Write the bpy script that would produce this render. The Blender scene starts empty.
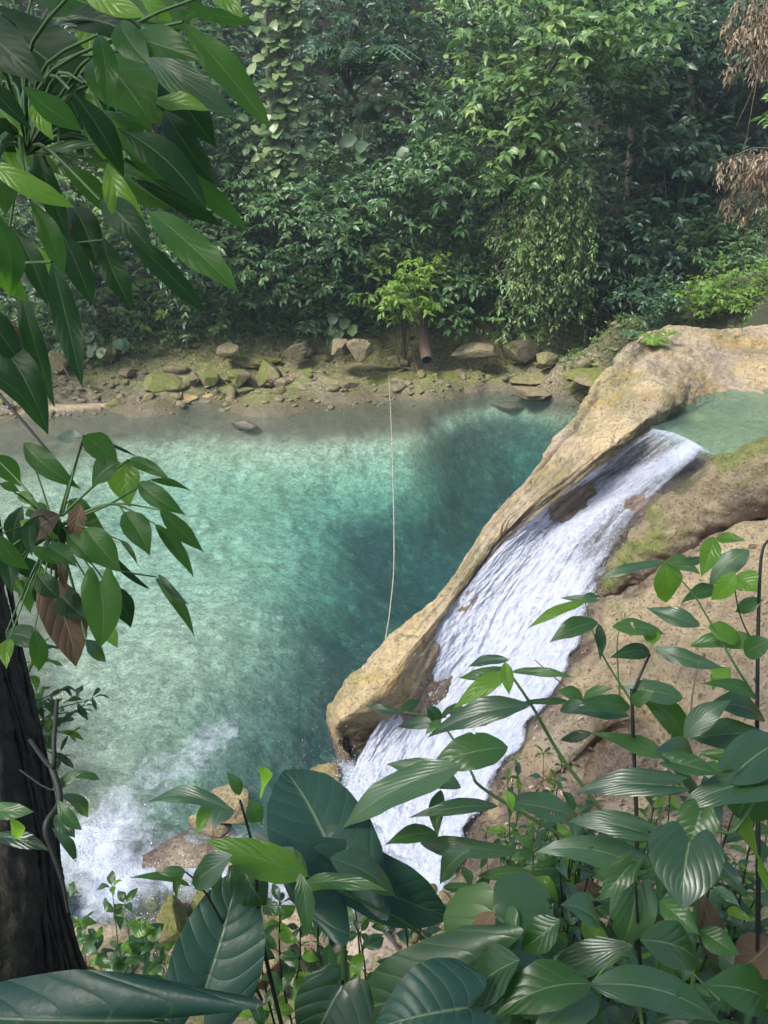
import bpy, math, random
import numpy as np
from mathutils import Vector
PI = math.pi
sc = bpy.context.scene
COL = sc.collection
# ------------------------------------------------------------------ camera
CAM = np.array([0.0, 0.0, 8.0]); PITCH = math.radians(28.0); FPX = 745.0
cf = np.array([0, math.cos(PITCH), -math.sin(PITCH)]); cu = np.array([0, math.sin(PITCH), math.cos(PITCH)]); cr = np.array([1.0, 0, 0])
cam = bpy.data.cameras.new("camera"); camo = bpy.data.objects.new("camera", cam); COL.objects.link(camo)
camo.location = CAM; camo.rotation_euler = (PI/2-PITCH, 0, 0)
cam.sensor_fit = 'VERTICAL'; cam.sensor_height = 24.0; cam.lens = FPX*24.0/1024.0
cam.clip_start = 0.05; cam.clip_end = 500
sc.camera = camo
def ray(px, py):
    return cr*((px-384)/FPX) + cu*((512-py)/FPX) + cf
def atz(px, py, z):                    # the point at height z seen at a pixel
    r = ray(px, py); return CAM + r*((z-CAM[2])/r[2])
def aty(px, py, y):
    r = ray(px, py); return CAM + r*(y/r[1])
def atd(px, py, d):
    return CAM + ray(px, py)*d
# ------------------------------------------------------------------ noise
def _h(ix, iy, iz, s):
    n = (ix*374761393 + iy*668265263 + iz*2147483647 + s*1274126177) & 0xFFFFFFFF
    n = ((n ^ (n >> 13))*1274126177) & 0xFFFFFFFF
    n = ((n ^ (n >> 15))*2246822519) & 0xFFFFFFFF
    return ((n ^ (n >> 16)) & 0xFFFFFF)/float(0xFFFFFF)
def vnoise(p, s=0):
    p = np.asarray(p, float); f = np.floor(p); t = p-f; i = f.astype(np.int64); t = t*t*t*(t*(t*6-15)+10)
    o = 0
    for a in (0, 1):
        wx = t[..., 0] if a else 1-t[..., 0]
        for b in (0, 1):
            wy = t[..., 1] if b else 1-t[..., 1]
            for c in (0, 1):
                wz = t[..., 2] if c else 1-t[..., 2]
                o = o + wx*wy*wz*_h(i[..., 0]+a, i[..., 1]+b, i[..., 2]+c, s)
    return o*2-1
def fbm(p, sc_=1.0, o=5, s=0, g=.5):
    p = np.asarray(p, float)*sc_; a = 1; r = 0; n = 0
    for k in range(o):
        r = r + a*vnoise(p+k*17.3, s+k); n += a; a *= g; p = p*2.03
    return r/n
def ridged(p, sc_=1.0, o=4, s=0):
    p = np.asarray(p, float)*sc_; a = 1; r = 0; n = 0
    for k in range(o):
        r = r + a*(1-2*np.abs(vnoise(p+k*11.1, s+k))); n += a; a *= .5; p = p*2.1
    return r/n
def sstep(a, b, x):
    t = np.clip((x-a)/(b-a), 0, 1); return t*t*(3-2*t)
def unit(v):
    v = np.asarray(v, float); return v/np.maximum(np.linalg.norm(v, axis=-1, keepdims=True), 1e-9)
# ------------------------------------------------------------------ objects
def link(o, parent=None, label=None, cat=None, group=None, kind=None):
    COL.objects.link(o)
    if parent is not None: o.parent = parent; o.matrix_parent_inverse = parent.matrix_world.inverted() if False else o.matrix_parent_inverse
    if label: o["label"] = label
    if cat: o["category"] = cat
    if group: o["group"] = group
    if kind: o["kind"] = kind
    return o
def mesh(name, V, F, mats, parent=None, smooth=True, attrs=None, uv=None, origin=None, fmat=None, **kw):
    """V (n,3); F: list of (m,k) int arrays; attrs {name: (n,) per-vertex}; origin: subtract this point and put the object there"""
    V = np.asarray(V, np.float64).reshape(-1, 3)
    if parent is not None: V = V - np.array(parent.location)
    elif origin is not None: V = V - np.array(origin)
    if not isinstance(F, (list, tuple)): F = [F]
    F = [np.ascontiguousarray(f, np.int32) for f in F if len(f)]
    me = bpy.data.meshes.new(name)
    me.vertices.add(len(V)); me.vertices.foreach_set("co", V.astype(np.float32).ravel())
    li = np.concatenate([f.ravel() for f in F]); tot = np.concatenate([np.full(len(f), f.shape[1], np.int32) for f in F])
    st = np.concatenate([[0], np.cumsum(tot)[:-1]]).astype(np.int32)
    me.loops.add(len(li)); me.loops.foreach_set("vertex_index", li)
    me.polygons.add(len(tot)); me.polygons.foreach_set("loop_start", st); me.polygons.foreach_set("loop_total", tot)
    if smooth: me.polygons.foreach_set("use_smooth", np.ones(len(tot), bool))
    if fmat is not None: me.polygons.foreach_set("material_index", np.asarray(fmat, np.int32))
    me.update(calc_edges=True)
    if uv is not None:
        l = me.uv_layers.new(name="UVMap"); l.data.foreach_set("uv", np.asarray(uv, np.float32)[li].ravel())
    for k, a in (attrs or {}).items():
        at = me.attributes.new(k, 'FLOAT', 'POINT'); at.data.foreach_set("value", np.asarray(a, np.float32).ravel())
    for m in (mats if isinstance(mats, (list, tuple)) else [mats]): me.materials.append(m)
    o = bpy.data.objects.new(name, me)
    if parent is None and origin is not None: o.location = [float(c) for c in origin]
    return link(o, parent, **kw)
def empty(name, loc, **kw):
    o = bpy.data.objects.new(name, None); o.location = [float(c) for c in loc]; o.empty_display_size = .1
    return link(o, None, **kw)
def gridF(nr, nc, off=0):
    i = np.arange(nr-1)[:, None]*nc + np.arange(nc-1)[None, :] + off
    return np.stack([i, i+1, i+nc+1, i+nc], -1).reshape(-1, 4)
def crom(P, n):                         # Catmull-Rom along axis 0
    P = np.asarray(P, float); m = len(P)
    t = np.linspace(0, m-1, n); i = np.minimum(t.astype(int), m-2); f = (t-i).reshape((-1,)+(1,)*(P.ndim-1))
    p0 = P[np.maximum(i-1, 0)]; p1 = P[i]; p2 = P[i+1]; p3 = P[np.minimum(i+2, m-1)]
    return .5*((2*p1)+(p2-p0)*f+(2*p0-5*p1+4*p2-p3)*f*f+(3*p1-p0-3*p2+p3)*f**3)
def patchpts(rows, nr, nc):
    P = np.array(rows, float); P = crom(P, nr); P = crom(P.transpose(1, 0, 2), nc).transpose(1, 0, 2)
    return P
def gnormals(P):
    du = np.gradient(P, axis=0); dv = np.gradient(P, axis=1)
    return unit(np.cross(du, dv))
def tubeVF(pts, rad, ns=8, n=None, off=0, cap=True):
    pts = np.asarray(pts, float); rad = np.asarray(rad, float)*np.ones(len(pts))
    if n: pts = crom(pts, n); rad = crom(rad, n)
    T = unit(np.gradient(pts, axis=0)); ref = np.array([0.13, .21, .97]) if abs(T[0, 2]) < .9 else np.array([.97, .2, .1])
    A = np.empty_like(T); a = np.cross(T[0], ref)
    for k in range(len(T)):
        a = a - T[k]*np.dot(a, T[k]); a = a/np.linalg.norm(a); A[k] = a
    B = np.cross(T, A); th = np.linspace(0, 2*PI, ns, endpoint=False)
    V = pts[:, None]+rad[:, None, None]*(A[:, None]*np.cos(th)[None, :, None]+B[:, None]*np.sin(th)[None, :, None])
    m = len(pts); i = np.arange(m-1)[:, None]*ns; j = np.arange(ns)[None, :]; j2 = (j+1) % ns
    F = np.stack([i+j, i+j2, i+ns+j2, i+ns+j], -1).reshape(-1, 4)+off
    return V.reshape(-1, 3), F
class Acc:                              # collects pieces of one mesh
    def __init__(s): s.V = []; s.F = {}; s.n = 0; s.A = {}; s.U = []
    def add(s, V, F, uv=None, **at):
        V = np.asarray(V, float).reshape(-1, 3)
        for f in (F if isinstance(F, list) else [F]):
            f = np.asarray(f); s.F.setdefault(f.shape[1], []).append(f+s.n)
        s.V.append(V); s.U.append(np.zeros((len(V), 2)) if uv is None else np.asarray(uv).reshape(-1, 2))
        for k, a in at.items(): s.A.setdefault(k, []).append(np.ones(len(V))*a)
        s.n += len(V)
    def tube(s, pts, rad, ns=6, n=None, **at):
        V, F = tubeVF(pts, rad, ns, n); s.add(V, F, **at)
    def build(s, name, mat, parent=None, **kw):
        return mesh(name, np.concatenate(s.V), [np.concatenate(f) for f in s.F.values()], mat, parent, uv=np.concatenate(s.U),
                    attrs={k: np.concatenate(a) for k, a in s.A.items()}, **kw)
# ------------------------------------------------------------------ node helper
class NT:
    def __init__(s, name, vol=False):
        s.m = bpy.data.materials.new(name); s.m.use_nodes = True; s.t = s.m.node_tree; s.t.nodes.clear()
        s.out = s.t.nodes.new('ShaderNodeOutputMaterial')
    def N(s, t, **kw):
        n = s.t.nodes.new('ShaderNode'+t)
        for k, v in kw.items():
            if hasattr(n, k) and k not in n.inputs.keys(): setattr(n, k, v)
            else: s.S(n.inputs[k], v)
        return n
    def S(s, inp, v):
        if isinstance(v, bpy.types.NodeSocket): s.t.links.new(v, inp)
        elif isinstance(v, bpy.types.Node): s.t.links.new(v.outputs[0], inp)
        else:
            if isinstance(v, (tuple, list)) and len(v) == 3 and inp.type == 'RGBA': v = (*v, 1)
            inp.default_value = v
    def math(s, op, a, b=None, c=None, clamp=False):
        n = s.t.nodes.new('ShaderNodeMath'); n.operation = op; n.use_clamp = clamp
        s.S(n.inputs[0], a)
        if b is not None: s.S(n.inputs[1], b)
        if c is not None: s.S(n.inputs[2], c)
        return n.outputs[0]
    def ramp(s, f, stops, interp='LINEAR'):
        n = s.t.nodes.new('ShaderNodeValToRGB'); s.S(n.inputs[0], f); e = n.color_ramp.elements; n.color_ramp.interpolation = interp
        while len(e) < len(stops): e.new(.5)
        for k, (p, c) in enumerate(stops):
            e[k].position = p; e[k].color = (*c, 1) if isinstance(c, (tuple, list)) else (c, c, c, 1)
        return n.outputs[0]
    def mix(s, f, a, b, blend='MIX'):
        n = s.t.nodes.new('ShaderNodeMix'); n.data_type = 'RGBA'; n.blend_type = blend
        s.S(n.inputs[0], f); s.S(n.inputs[6], a); s.S(n.inputs[7], b); return n.outputs[2]
    def noise(s, scale, detail=4, rough=.55, vec=None, dist=0, dim='3D'):
        n = s.t.nodes.new('ShaderNodeTexNoise'); n.inputs['Scale'].default_value = scale; n.inputs['Detail'].default_value = detail
        n.inputs['Roughness'].default_value = rough; n.inputs['Distortion'].default_value = dist
        s.S(n.inputs['Vector'], vec if vec is not None else s.coord('Object'))
        return n.outputs[0]
    def coord(s, which='Object', scale=None):
        n = s.t.nodes.new('ShaderNodeTexCoord')
        if scale is None: return n.outputs[which]
        m = s.t.nodes.new('ShaderNodeMapping'); s.t.links.new(n.outputs[which], m.inputs[0]); m.inputs['Scale'].default_value = scale
        return m.outputs[0]
    def attr(s, name):
        n = s.t.nodes.new('ShaderNodeAttribute'); n.attribute_name = name; return n.outputs['Fac']
    def bump(s, h, strength=.5, dist=.02, normal=None):
        n = s.t.nodes.new('ShaderNodeBump'); s.S(n.inputs['Height'], h); s.S(n.inputs['Strength'], strength); n.inputs['Distance'].default_value = dist
        if normal is not None: s.S(n.inputs['Normal'], normal)
        return n.outputs[0]
    def surf(s, x): s.S(s.out.inputs['Surface'], x); return s.m
    def ms(s, f, a, b):
        n = s.t.nodes.new('ShaderNodeMixShader'); s.S(n.inputs[0], f); s.S(n.inputs[1], a); s.S(n.inputs[2], b); return n.outputs[0]
def bark_mat(name, c1, c2, moss=0.0):
    t = NT(name); v = t.coord('Object', (6, 6, 1.2))
    n = t.noise(4, 6, .65, v, .6); n2 = t.noise(1.3, 3)
    c = t.ramp(n, [(.32, c1), (.68, c2)])
    c = t.mix(t.math('MULTIPLY', t.ramp(n2, [(.45, 0.), (.6, 1.)]), moss), c, (.05, .075, .02))
    return t.surf(t.N('BsdfPrincipled', **{'Base Color': c, 'Roughness': .9, 'Normal': t.bump(n, .8, .03)}))
def leaf_mat(name, cols, rough=.42, trans=.3, tcol=(.16, .32, .03), spec=.5, hue=.0):
    """far foliage: colour from the per-leaf value rnd"""
    t = NT(name); r = t.attr('rnd')
    c = t.ramp(r, cols)
    c = t.mix(t.math('MULTIPLY', t.noise(9, 2), .35), c, (.02, .05, .025))
    p = t.N('BsdfPrincipled', **{'Base Color': c, 'Roughness': rough, 'Specular IOR Level': spec})
    tr = t.N('BsdfTranslucent', Color=t.mix(.6, c, tcol))
    return t.surf(t.ms(trans, p, tr))
# ------------------------------------------------------------------ terrain
def P3(px, py, z): return tuple(atz(px, py, z))
ctl = []
def cp(l):
    for px, py, z in l:
        q = P3(px, py, 0 if z < -.25 else z); ctl.append((q[0], q[1], z))
def cw(l): ctl.extend(l)
# far shore and rock shelf (pixel, pixel, height)
cp([(-150,470,-.15),(0,437,-.12),(60,424,-.06),(120,417,-.03),(200,404,-.04),(256,399,-.1),(320,402,.04),(385,391,.02),(430,386,.02),(475,381,.0),(520,388,.02),(560,400,.03),(600,410,0.),(650,420,0.)])
cp([(-150,440,.1),(0,415,.06),(60,400,.08),(120,396,.1),(150,404,.2),(200,397,.14),(256,390,.25),(320,388,.35),(385,380,.4),(430,376,.4),(475,372,.4),(520,377,.4),(560,388,.4),(600,398,.4)])
cp([(-200,400,.4),(0,372,.45),(60,368,.5),(120,366,.5),(190,366,.55),(256,364,.6),(320,362,.65),(385,358,.7),(430,356,.7),(475,354,.75),(520,352,.8),(560,352,.9),(600,352,1.1),(650,345,1.5)])
cp([(0,350,.9),(80,345,1.0),(160,340,1.1),(256,338,1.2),(350,336,1.3),(430,334,1.4),(500,330,1.5),(560,325,1.8),(620,318,2.4),(680,310,3.1),(768,300,4.2),(900,290,5.5)])
# pool bed
cp([(-200,600,-.6),(0,540,-.45),(60,480,-.7),(20,600,-.35),(60,650,-.45),(130,470,-.9),(200,440,-.75),(256,430,-.45),(330,425,-.3),(400,412,-.25),(425,418,-.3),(440,440,-2.2),(400,450,-1.9),
    (465,425,-2.6),(500,420,-2.8),(560,420,-2.8),(520,402,-1.9),(580,412,-2.0),(330,450,-1.5),(150,520,-.9),(200,560,-.95),(130,600,-.7),(250,480,-1.2),(300,520,-1.6),(300,470,-1.5),(350,500,-2.2),(420,480,-3.2),(480,460,-3.2),(540,450,-2.8),
    (400,540,-3.0),(460,520,-3.4),(340,560,-2.4),(280,580,-1.3),(360,620,-3.0),(400,600,-3.3),(300,650,-2.2),(240,640,-1.1),(180,640,-.8),(120,680,-.65),(200,700,-1.1),(260,710,-2.0),(320,700,-2.6),(250,760,-1.7),
    (300,770,-1.5),(180,770,-1.1),(100,740,-.6),(60,780,-.4),(150,830,-.35),(100,850,-.4),(60,900,-.2),(200,850,-.12),(260,840,-.15),(330,800,-.7),(370,780,-.7),(300,880,-.2),(380,900,-.1),(100,950,-.05),(170,920,-.1),(240,930,-.05)])
cp([(0,700,-.1),(-60,760,.1),(-150,700,0.),(-300,700,.1)])
# near slope under the camera and to its sides
cw([(0,0,6.3),(-1.5,0,6.3),(1.5,0,6.4),(-3,0,6.4),(3,0,6.5),(6,0,6.8),(-6,0,6.5),(0,-3,6.8),(-6,-3,7),(6,-3,7.2),(0,.8,5.4),(-1.5,.8,5.6),(1.5,.8,5.5),(3,1,5.2),
    (0,1.8,3.2),(-1.5,1.8,3.4),(-3,1.8,4.2),(-5,2.5,4.),(1.5,1.8,3.5),(3,2.2,4.2),(5,2.5,5.2),(0,3,1.3),(-1.5,3,1.2),(-3,3.2,1.2),(-5,4.5,1.),(1.5,3,1.9),(3,3.6,2.6),(5,4.5,3.8),(0,4,.45),(-1.5,4.2,.2),(-3,4.6,.2),
    (1.5,4.5,.8),(3,5.2,1.7),(5,6,3.),(8,6,4.6),(8,10,4.),(7,8,3.6),(9,14,4.0),(4,7,1.2),(5,8.5,2.),(3,8,.2),(2,7,-.2),(1.5,9,-1.5),(3,11,-1.5),(5,12,.5),(6,16,.5),(8,18,2.4),(7,21,1.6),(4,15,-2.4),(5,18,-1.4)])
# banks out of frame and the hillside
cw([(-12,8,.3),(-14,4,2.5),(-18,12,.4),(-20,18,.4),(-18,0,6),(-30,10,4),(-30,25,4),(-30,0,9),(14,10,5.5),(14,16,5.),(20,10,8),(20,20,8),(12,22,4.4),(30,15,14),(30,0,12),(14,0,8),(14,-8,9),(0,-10,8),(-14,-8,8)])
for x in (-34,-24,-16,-10,-5,0,5):
    yb = 28.6+.0*x - (1.5 if x < -8 else 0) - (3 if x < -16 else 0)
    cw([(x, yb, 1.9), (x, yb+3, 4.8), (x, yb+7, 10.), (x, yb+13, 17), (x, yb+24, 26), (x, yb+40, 34)])
for x, b in ((10, 26.), (16, 25.), (24, 24), (34, 24)):
    cw([(x, b, 3.6+(x-10)*.25), (x, b+3, 6.5), (x, b+7, 11.), (x, b+13, 18), (x, b+24, 28), (x, b+40, 36)])
ctl = np.array(ctl, float)
def tps_fit(C, lam=.02):
    xy = C[:, :2]; n = len(C); d = np.linalg.norm(xy[:, None]-xy[None], axis=-1)
    K = np.where(d > 0, d*d*np.log(d+1e-9), 0)+lam*np.eye(n); Pm = np.c_[np.ones(n), xy]
    A = np.zeros((n+3, n+3)); A[:n, :n] = K; A[:n, n:] = Pm; A[n:, :n] = Pm.T
    return np.linalg.solve(A, np.r_[C[:, 2], 0, 0, 0])
_w = tps_fit(ctl)
def tps(x, y):
    x = np.asarray(x, float); y = np.asarray(y, float); s = x.shape; x = x.ravel(); y = y.ravel(); o = np.empty(len(x))
    for a in range(0, len(x), 20000):
        X = x[a:a+20000]; Y = y[a:a+20000]
        r2 = (X[:, None]-ctl[None, :, 0])**2+(Y[:, None]-ctl[None, :, 1])**2
        o[a:a+20000] = (.5*r2*np.log(r2+1e-12))@_w[:-3]+_w[-3]+_w[-2]*X+_w[-1]*Y
    return o.reshape(s)
def shift_noise(x, y, z0):
    p = np.stack([x, y, 0*x], -1)
    under = sstep(.0, -.4, z0); bank = sstep(22.0, 24.5, y+.35*np.maximum(-x-6, 0)*1.2)*sstep(-.3, .1, z0)*sstep(30, 27.5, y)
    bank = np.maximum(bank, sstep(-.25, .1, z0)*sstep(4, 2, y)*.3)
    n = .10*fbm(p, .8, 4, 3)*(.4+under)+.03*fbm(p, 3.3, 3, 9)
    # blocky bedrock on the bank
    q = p*np.array([1, 1.6, 1])+.3*np.stack([fbm(p, .9, 3, 21), fbm(p, .9, 3, 22), 0*x], -1)
    step = np.round((z0+.22*fbm(p, .7, 3, 5))/.17)*.17-z0
    n = n+bank*(.8*step+.16*ridged(q, 1.1, 4, 31)-.05+.04*ridged(q, 4, 3, 32))
    n = n+sstep(27.5, 31, y)*.5*fbm(p, .35, 4, 7)
    n = n+under*.07*ridged(q, 2.2, 3, 44)
    return n
def ground(x, y):
    z0 = tps(x, y); return z0+shift_noise(np.asarray(x, float), np.asarray(y, float), z0)
def gz(x, y): return float(ground(np.array([x]), np.array([y]))[0])
gx = np.concatenate([np.linspace(-50, -16, 26)[:-1], np.linspace(-16, -11, 30)[:-1], np.linspace(-11, 11, 300)[:-1], np.linspace(11, 16, 30)[:-1], np.linspace(16, 50, 26)])
gy = np.concatenate([np.linspace(-30, -4, 20)[:-1], np.linspace(-4, 4, 30)[:-1], np.linspace(4, 20, 150)[:-1], np.linspace(20, 31, 190)[:-1], np.linspace(31, 40, 40)[:-1], np.linspace(40, 70, 20)])
GX, GY = np.meshgrid(gx, gy); Z0 = tps(GX, GY); Z0 = np.clip(Z0, -4.5, 24)
GZ = Z0+shift_noise(GX, GY, Z0)
GP = np.stack([GX, GY, GZ], -1)
soil = sstep(26.6, 28.0, GY+.3*np.maximum(-GX-6, 0)+1.2*fbm(GP, .6, 3, 2))
soil = np.maximum(soil, sstep(3.5, 2.0, GY)*sstep(.6, 1.4, GZ)); soil = np.maximum(soil, sstep(6.2, 7.5, GX+.5*fbm(GP, .8, 3, 27))*sstep(13, 15, GY)*.9)
nz = np.gradient(GZ, axis=0)/np.maximum(np.gradient(GY, axis=0), 1e-3)
moss = (1-.93*soil)*sstep(-.45, .02, fbm(GP, .55, 4, 12)+.15*fbm(GP, 4, 3, 13)+.16*sstep(.2, .7, GZ)-.05*np.abs(nz))*sstep(.10, .30, GZ)
wet = sstep(.42, .1, GZ+.08*fbm(GP, 1.1, 3, 14))
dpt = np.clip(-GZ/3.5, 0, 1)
t = NT("riverbed_rock_and_soil")
nA = t.noise(1.6, 8, .6); nB = t.noise(14, 6, .7); nC = t.noise(.45, 5, .6)
vor = t.N('TexVoronoi', Scale=3.2, Randomness=1.0); t.S(vor.inputs['Vector'], t.coord('Object'))
rock = t.ramp(nA, [(.28, (.12, .095, .065)), (.5, (.25, .205, .14)), (.72, (.42, .36, .26))])
rock = t.mix(t.math('MULTIPLY', t.ramp(nB, [(.3, 1.), (.6, 0.)]), .55), rock, (.09, .075, .055))
rock = t.mix(t.attr('bank'), rock, t.ramp(nB, [(.32, (.035, .032, .018)), (.52, (.16, .14, .085)), (.7, (.36, .33, .21))]))
vc = t.N('TexVoronoi', Scale=1.7); vc.feature = 'DISTANCE_TO_EDGE'; t.S(vc.inputs['Vector'], t.N('VectorMath', operation='ADD') if False else t.coord('Object', (1, 1.7, 2.)))
crk = t.math('SUBTRACT', 1., t.math('MULTIPLY', vc.outputs[0], 14., clamp=True))
rock = t.mix(t.math('MULTIPLY', t.attr('wet'), .6), rock, (.08, .066, .038))
mcol = t.ramp(nB, [(.3, (.04, .05, .014)), (.5, (.11, .125, .028)), (.72, (.24, .25, .055))])
soilc = t.ramp(nB, [(.3, (.008, .011, .006)), (.6, (.020, .026, .012)), (.8, (.05, .052, .026))])
def cells(sc_, k):
    v_ = t.N('TexVoronoi', Scale=sc_); t.S(v_.inputs['Vector'], t.coord('Object', (1, 1.15, .6))); q_ = t.N('SeparateXYZ', Vector=v_.outputs['Color']); return t.math('MULTIPLY', q_.outputs[0], k)
bv = t.math('ADD', t.math('ADD', t.math('MULTIPLY_ADD', t.noise(6, 7, .7), .42, t.math('MULTIPLY', t.noise(1.1, 3, .5), .16)), cells(5.5, .16)), t.math('ADD', cells(11, .16), cells(24, .10)))
bed = t.ramp(bv, [(.28, (.28, .265, .19)), (.45, (.50, .48, .365)), (.57, (.66, .635, .50)), (.72, (.86, .83, .72))])
bed = t.mix(t.math('MULTIPLY', t.ramp(t.noise(9, 5, .7), [(.36, 1.), (.50, 0.)]), .55), bed, (.15, .16, .10))
peb_ripple = t.ramp(t.noise(13, 3, .6), [(.62, 0.), (.66, 1.)]); bed = t.mix(t.math('MULTIPLY', peb_ripple, .9), bed, (.80, .78, .68)); bed = t.mix(t.math('MULTIPLY', t.ramp(t.noise(22, 4, .7), [(.36, 1.), (.46, 0.)]), .6), bed, (.10, .11, .08))  # pebble mottling, strengthened to stand in for caustic ripples
bed = t.mix(t.math('MULTIPLY', t.ramp(nC, [(.5, 0.), (.66, 1.)]), .3), bed, (.26, .27, .12))
bed = t.mix(t.attr('deep'), bed, t.mix(t.ramp(nA, [(.48, 0.), (.62, 1.)]), t.ramp(bv, [(.35, (.012, .036, .052)), (.55, (.032, .068, .082)), (.72, (.11, .15, .14))]), t.ramp(bv, [(.35, (.05, .07, .06)), (.52, (.11, .14, .11)), (.68, (.26, .28, .21))])))  # dark blue bed colour stands in for light lost in deep water
c = t.mix(t.attr('soil'), rock, soilc); c = t.mix(t.math('MULTIPLY', t.attr('moss'), t.ramp(t.noise(6, 6, .75), [(.40, .15), (.56, 1.)])), c, mcol); c = t.mix(t.attr('under'), c, bed)
h = t.math('ADD', nA, t.math('MULTIPLY', nB, .6))
TERR = t.surf(t.N('BsdfPrincipled', **{'Base Color': c, 'Roughness': t.math('SUBTRACT', .92, t.math('MULTIPLY', t.attr('wet'), .5)), 'Normal': t.bump(h, .9, .08)}))
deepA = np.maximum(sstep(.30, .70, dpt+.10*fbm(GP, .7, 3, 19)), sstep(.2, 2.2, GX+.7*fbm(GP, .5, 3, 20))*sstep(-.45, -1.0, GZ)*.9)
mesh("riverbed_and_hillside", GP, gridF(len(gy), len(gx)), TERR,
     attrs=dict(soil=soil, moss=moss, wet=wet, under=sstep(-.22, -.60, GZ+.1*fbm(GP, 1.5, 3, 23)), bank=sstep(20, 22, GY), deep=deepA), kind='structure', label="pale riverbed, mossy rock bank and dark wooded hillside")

def upF(P, F):
    V = P.reshape(-1, 3); m = F[len(F)//2-200:len(F)//2+200]; n = np.cross(V[m[:, 1]]-V[m[:, 0]], V[m[:, 3]]-V[m[:, 0]])[:, 2].mean(); return F if n > 0 else F[:, ::-1]
# ------------------------------------------------------------------ travertine rock of the falls
def rock_mat(name, dark=0., mosscol=(.10, .13, .025)):
    t = NT(name); co = t.coord('Object')
    nA = t.noise(1.1, 7, .62, co); nB = t.noise(9, 6, .7, co); nF = t.noise(45, 4, .7, co)
    c = t.ramp(nA, [(.28, (.15, .105, .045)), (.44, (.31, .225, .09)), (.60, (.44, .335, .145)), (.76, (.56, .45, .23))])
    c = t.mix(t.math('MULTIPLY', t.ramp(nB, [(.28, 1.), (.5, 0.)]), .6), c, (.20, .155, .10))
    c = t.mix(t.math('MULTIPLY', t.ramp(nF, [(.33, 1.), (.5, 0.)]), .22), c, (.13, .10, .065))
    c = t.mix(t.math('MULTIPLY', t.attr('grey'), .85), c, t.ramp(nB, [(.3, (.16, .135, .115)), (.7, (.42, .37, .32))]))
    if dark: c = t.mix(dark, c, t.ramp(nB, [(.3, (.04, .035, .022)), (.7, (.17, .145, .095))]))
    c = t.mix(t.attr('moss'), c, t.ramp(nB, [(.3, (mosscol[0]*.45, mosscol[1]*.5, mosscol[2]*.5)), (.65, mosscol)]))
    c = t.mix(t.attr('wet'), c, t.ramp(nB, [(.35, (.055, .04, .028)), (.7, (.16, .12, .09))]))
    vc = t.N('TexVoronoi', Scale=.8); vc.feature = 'DISTANCE_TO_EDGE'; vd = t.N('VectorMath', operation='MULTIPLY_ADD'); t.S(vd.inputs[0], nB); vd.inputs[1].default_value = (.35, .35, .35); t.S(vd.inputs[2], t.coord('Object', (1, 1, 1.5))); t.S(vc.inputs['Vector'], vd.outputs[0])
    crk = t.math('MULTIPLY', t.math('SUBTRACT', 1., t.math('MULTIPLY', vc.outputs[0], 60., clamp=True)), t.ramp(t.noise(1.1, 3), [(.58, 0.), (.66, .6)]))
    pits = t.ramp(t.noise(28, 5, .75, co), [(.34, 1.), (.43, 0.)])
    c = t.mix(t.math('MULTIPLY', pits, t.ramp(t.noise(2.3, 3, .6), [(.45, .05), (.62, .6)])), c, (.10, .07, .04)); c = t.mix(t.math('MULTIPLY', crk, .7), c, (.04, .03, .022))
    h = t.math('ADD', t.math('MULTIPLY', nB, .9), t.math('MULTIPLY', nF, .3)); h = t.math('SUBTRACT', h, t.math('ADD', t.math('MULTIPLY', pits, .5), t.math('MULTIPLY', crk, .8)))
    return t.surf(t.N('BsdfPrincipled', **{'Base Color': c, 'Roughness': t.math('SUBTRACT', .85, t.math('MULTIPLY', t.attr('wet'), .55)), 'Normal': t.bump(h, .9, .04)}))
ROCK = rock_mat("travertine_rock", .08)
SLOPE = rock_mat("pale_slope_rock", .30)
BANKROCK = rock_mat("weathered_bank_rock", .62, (.17, .185, .04))
MOSSROCK = rock_mat("mossy_boulder_rock", .68, mosscol=(.14, .155, .035))
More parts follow.
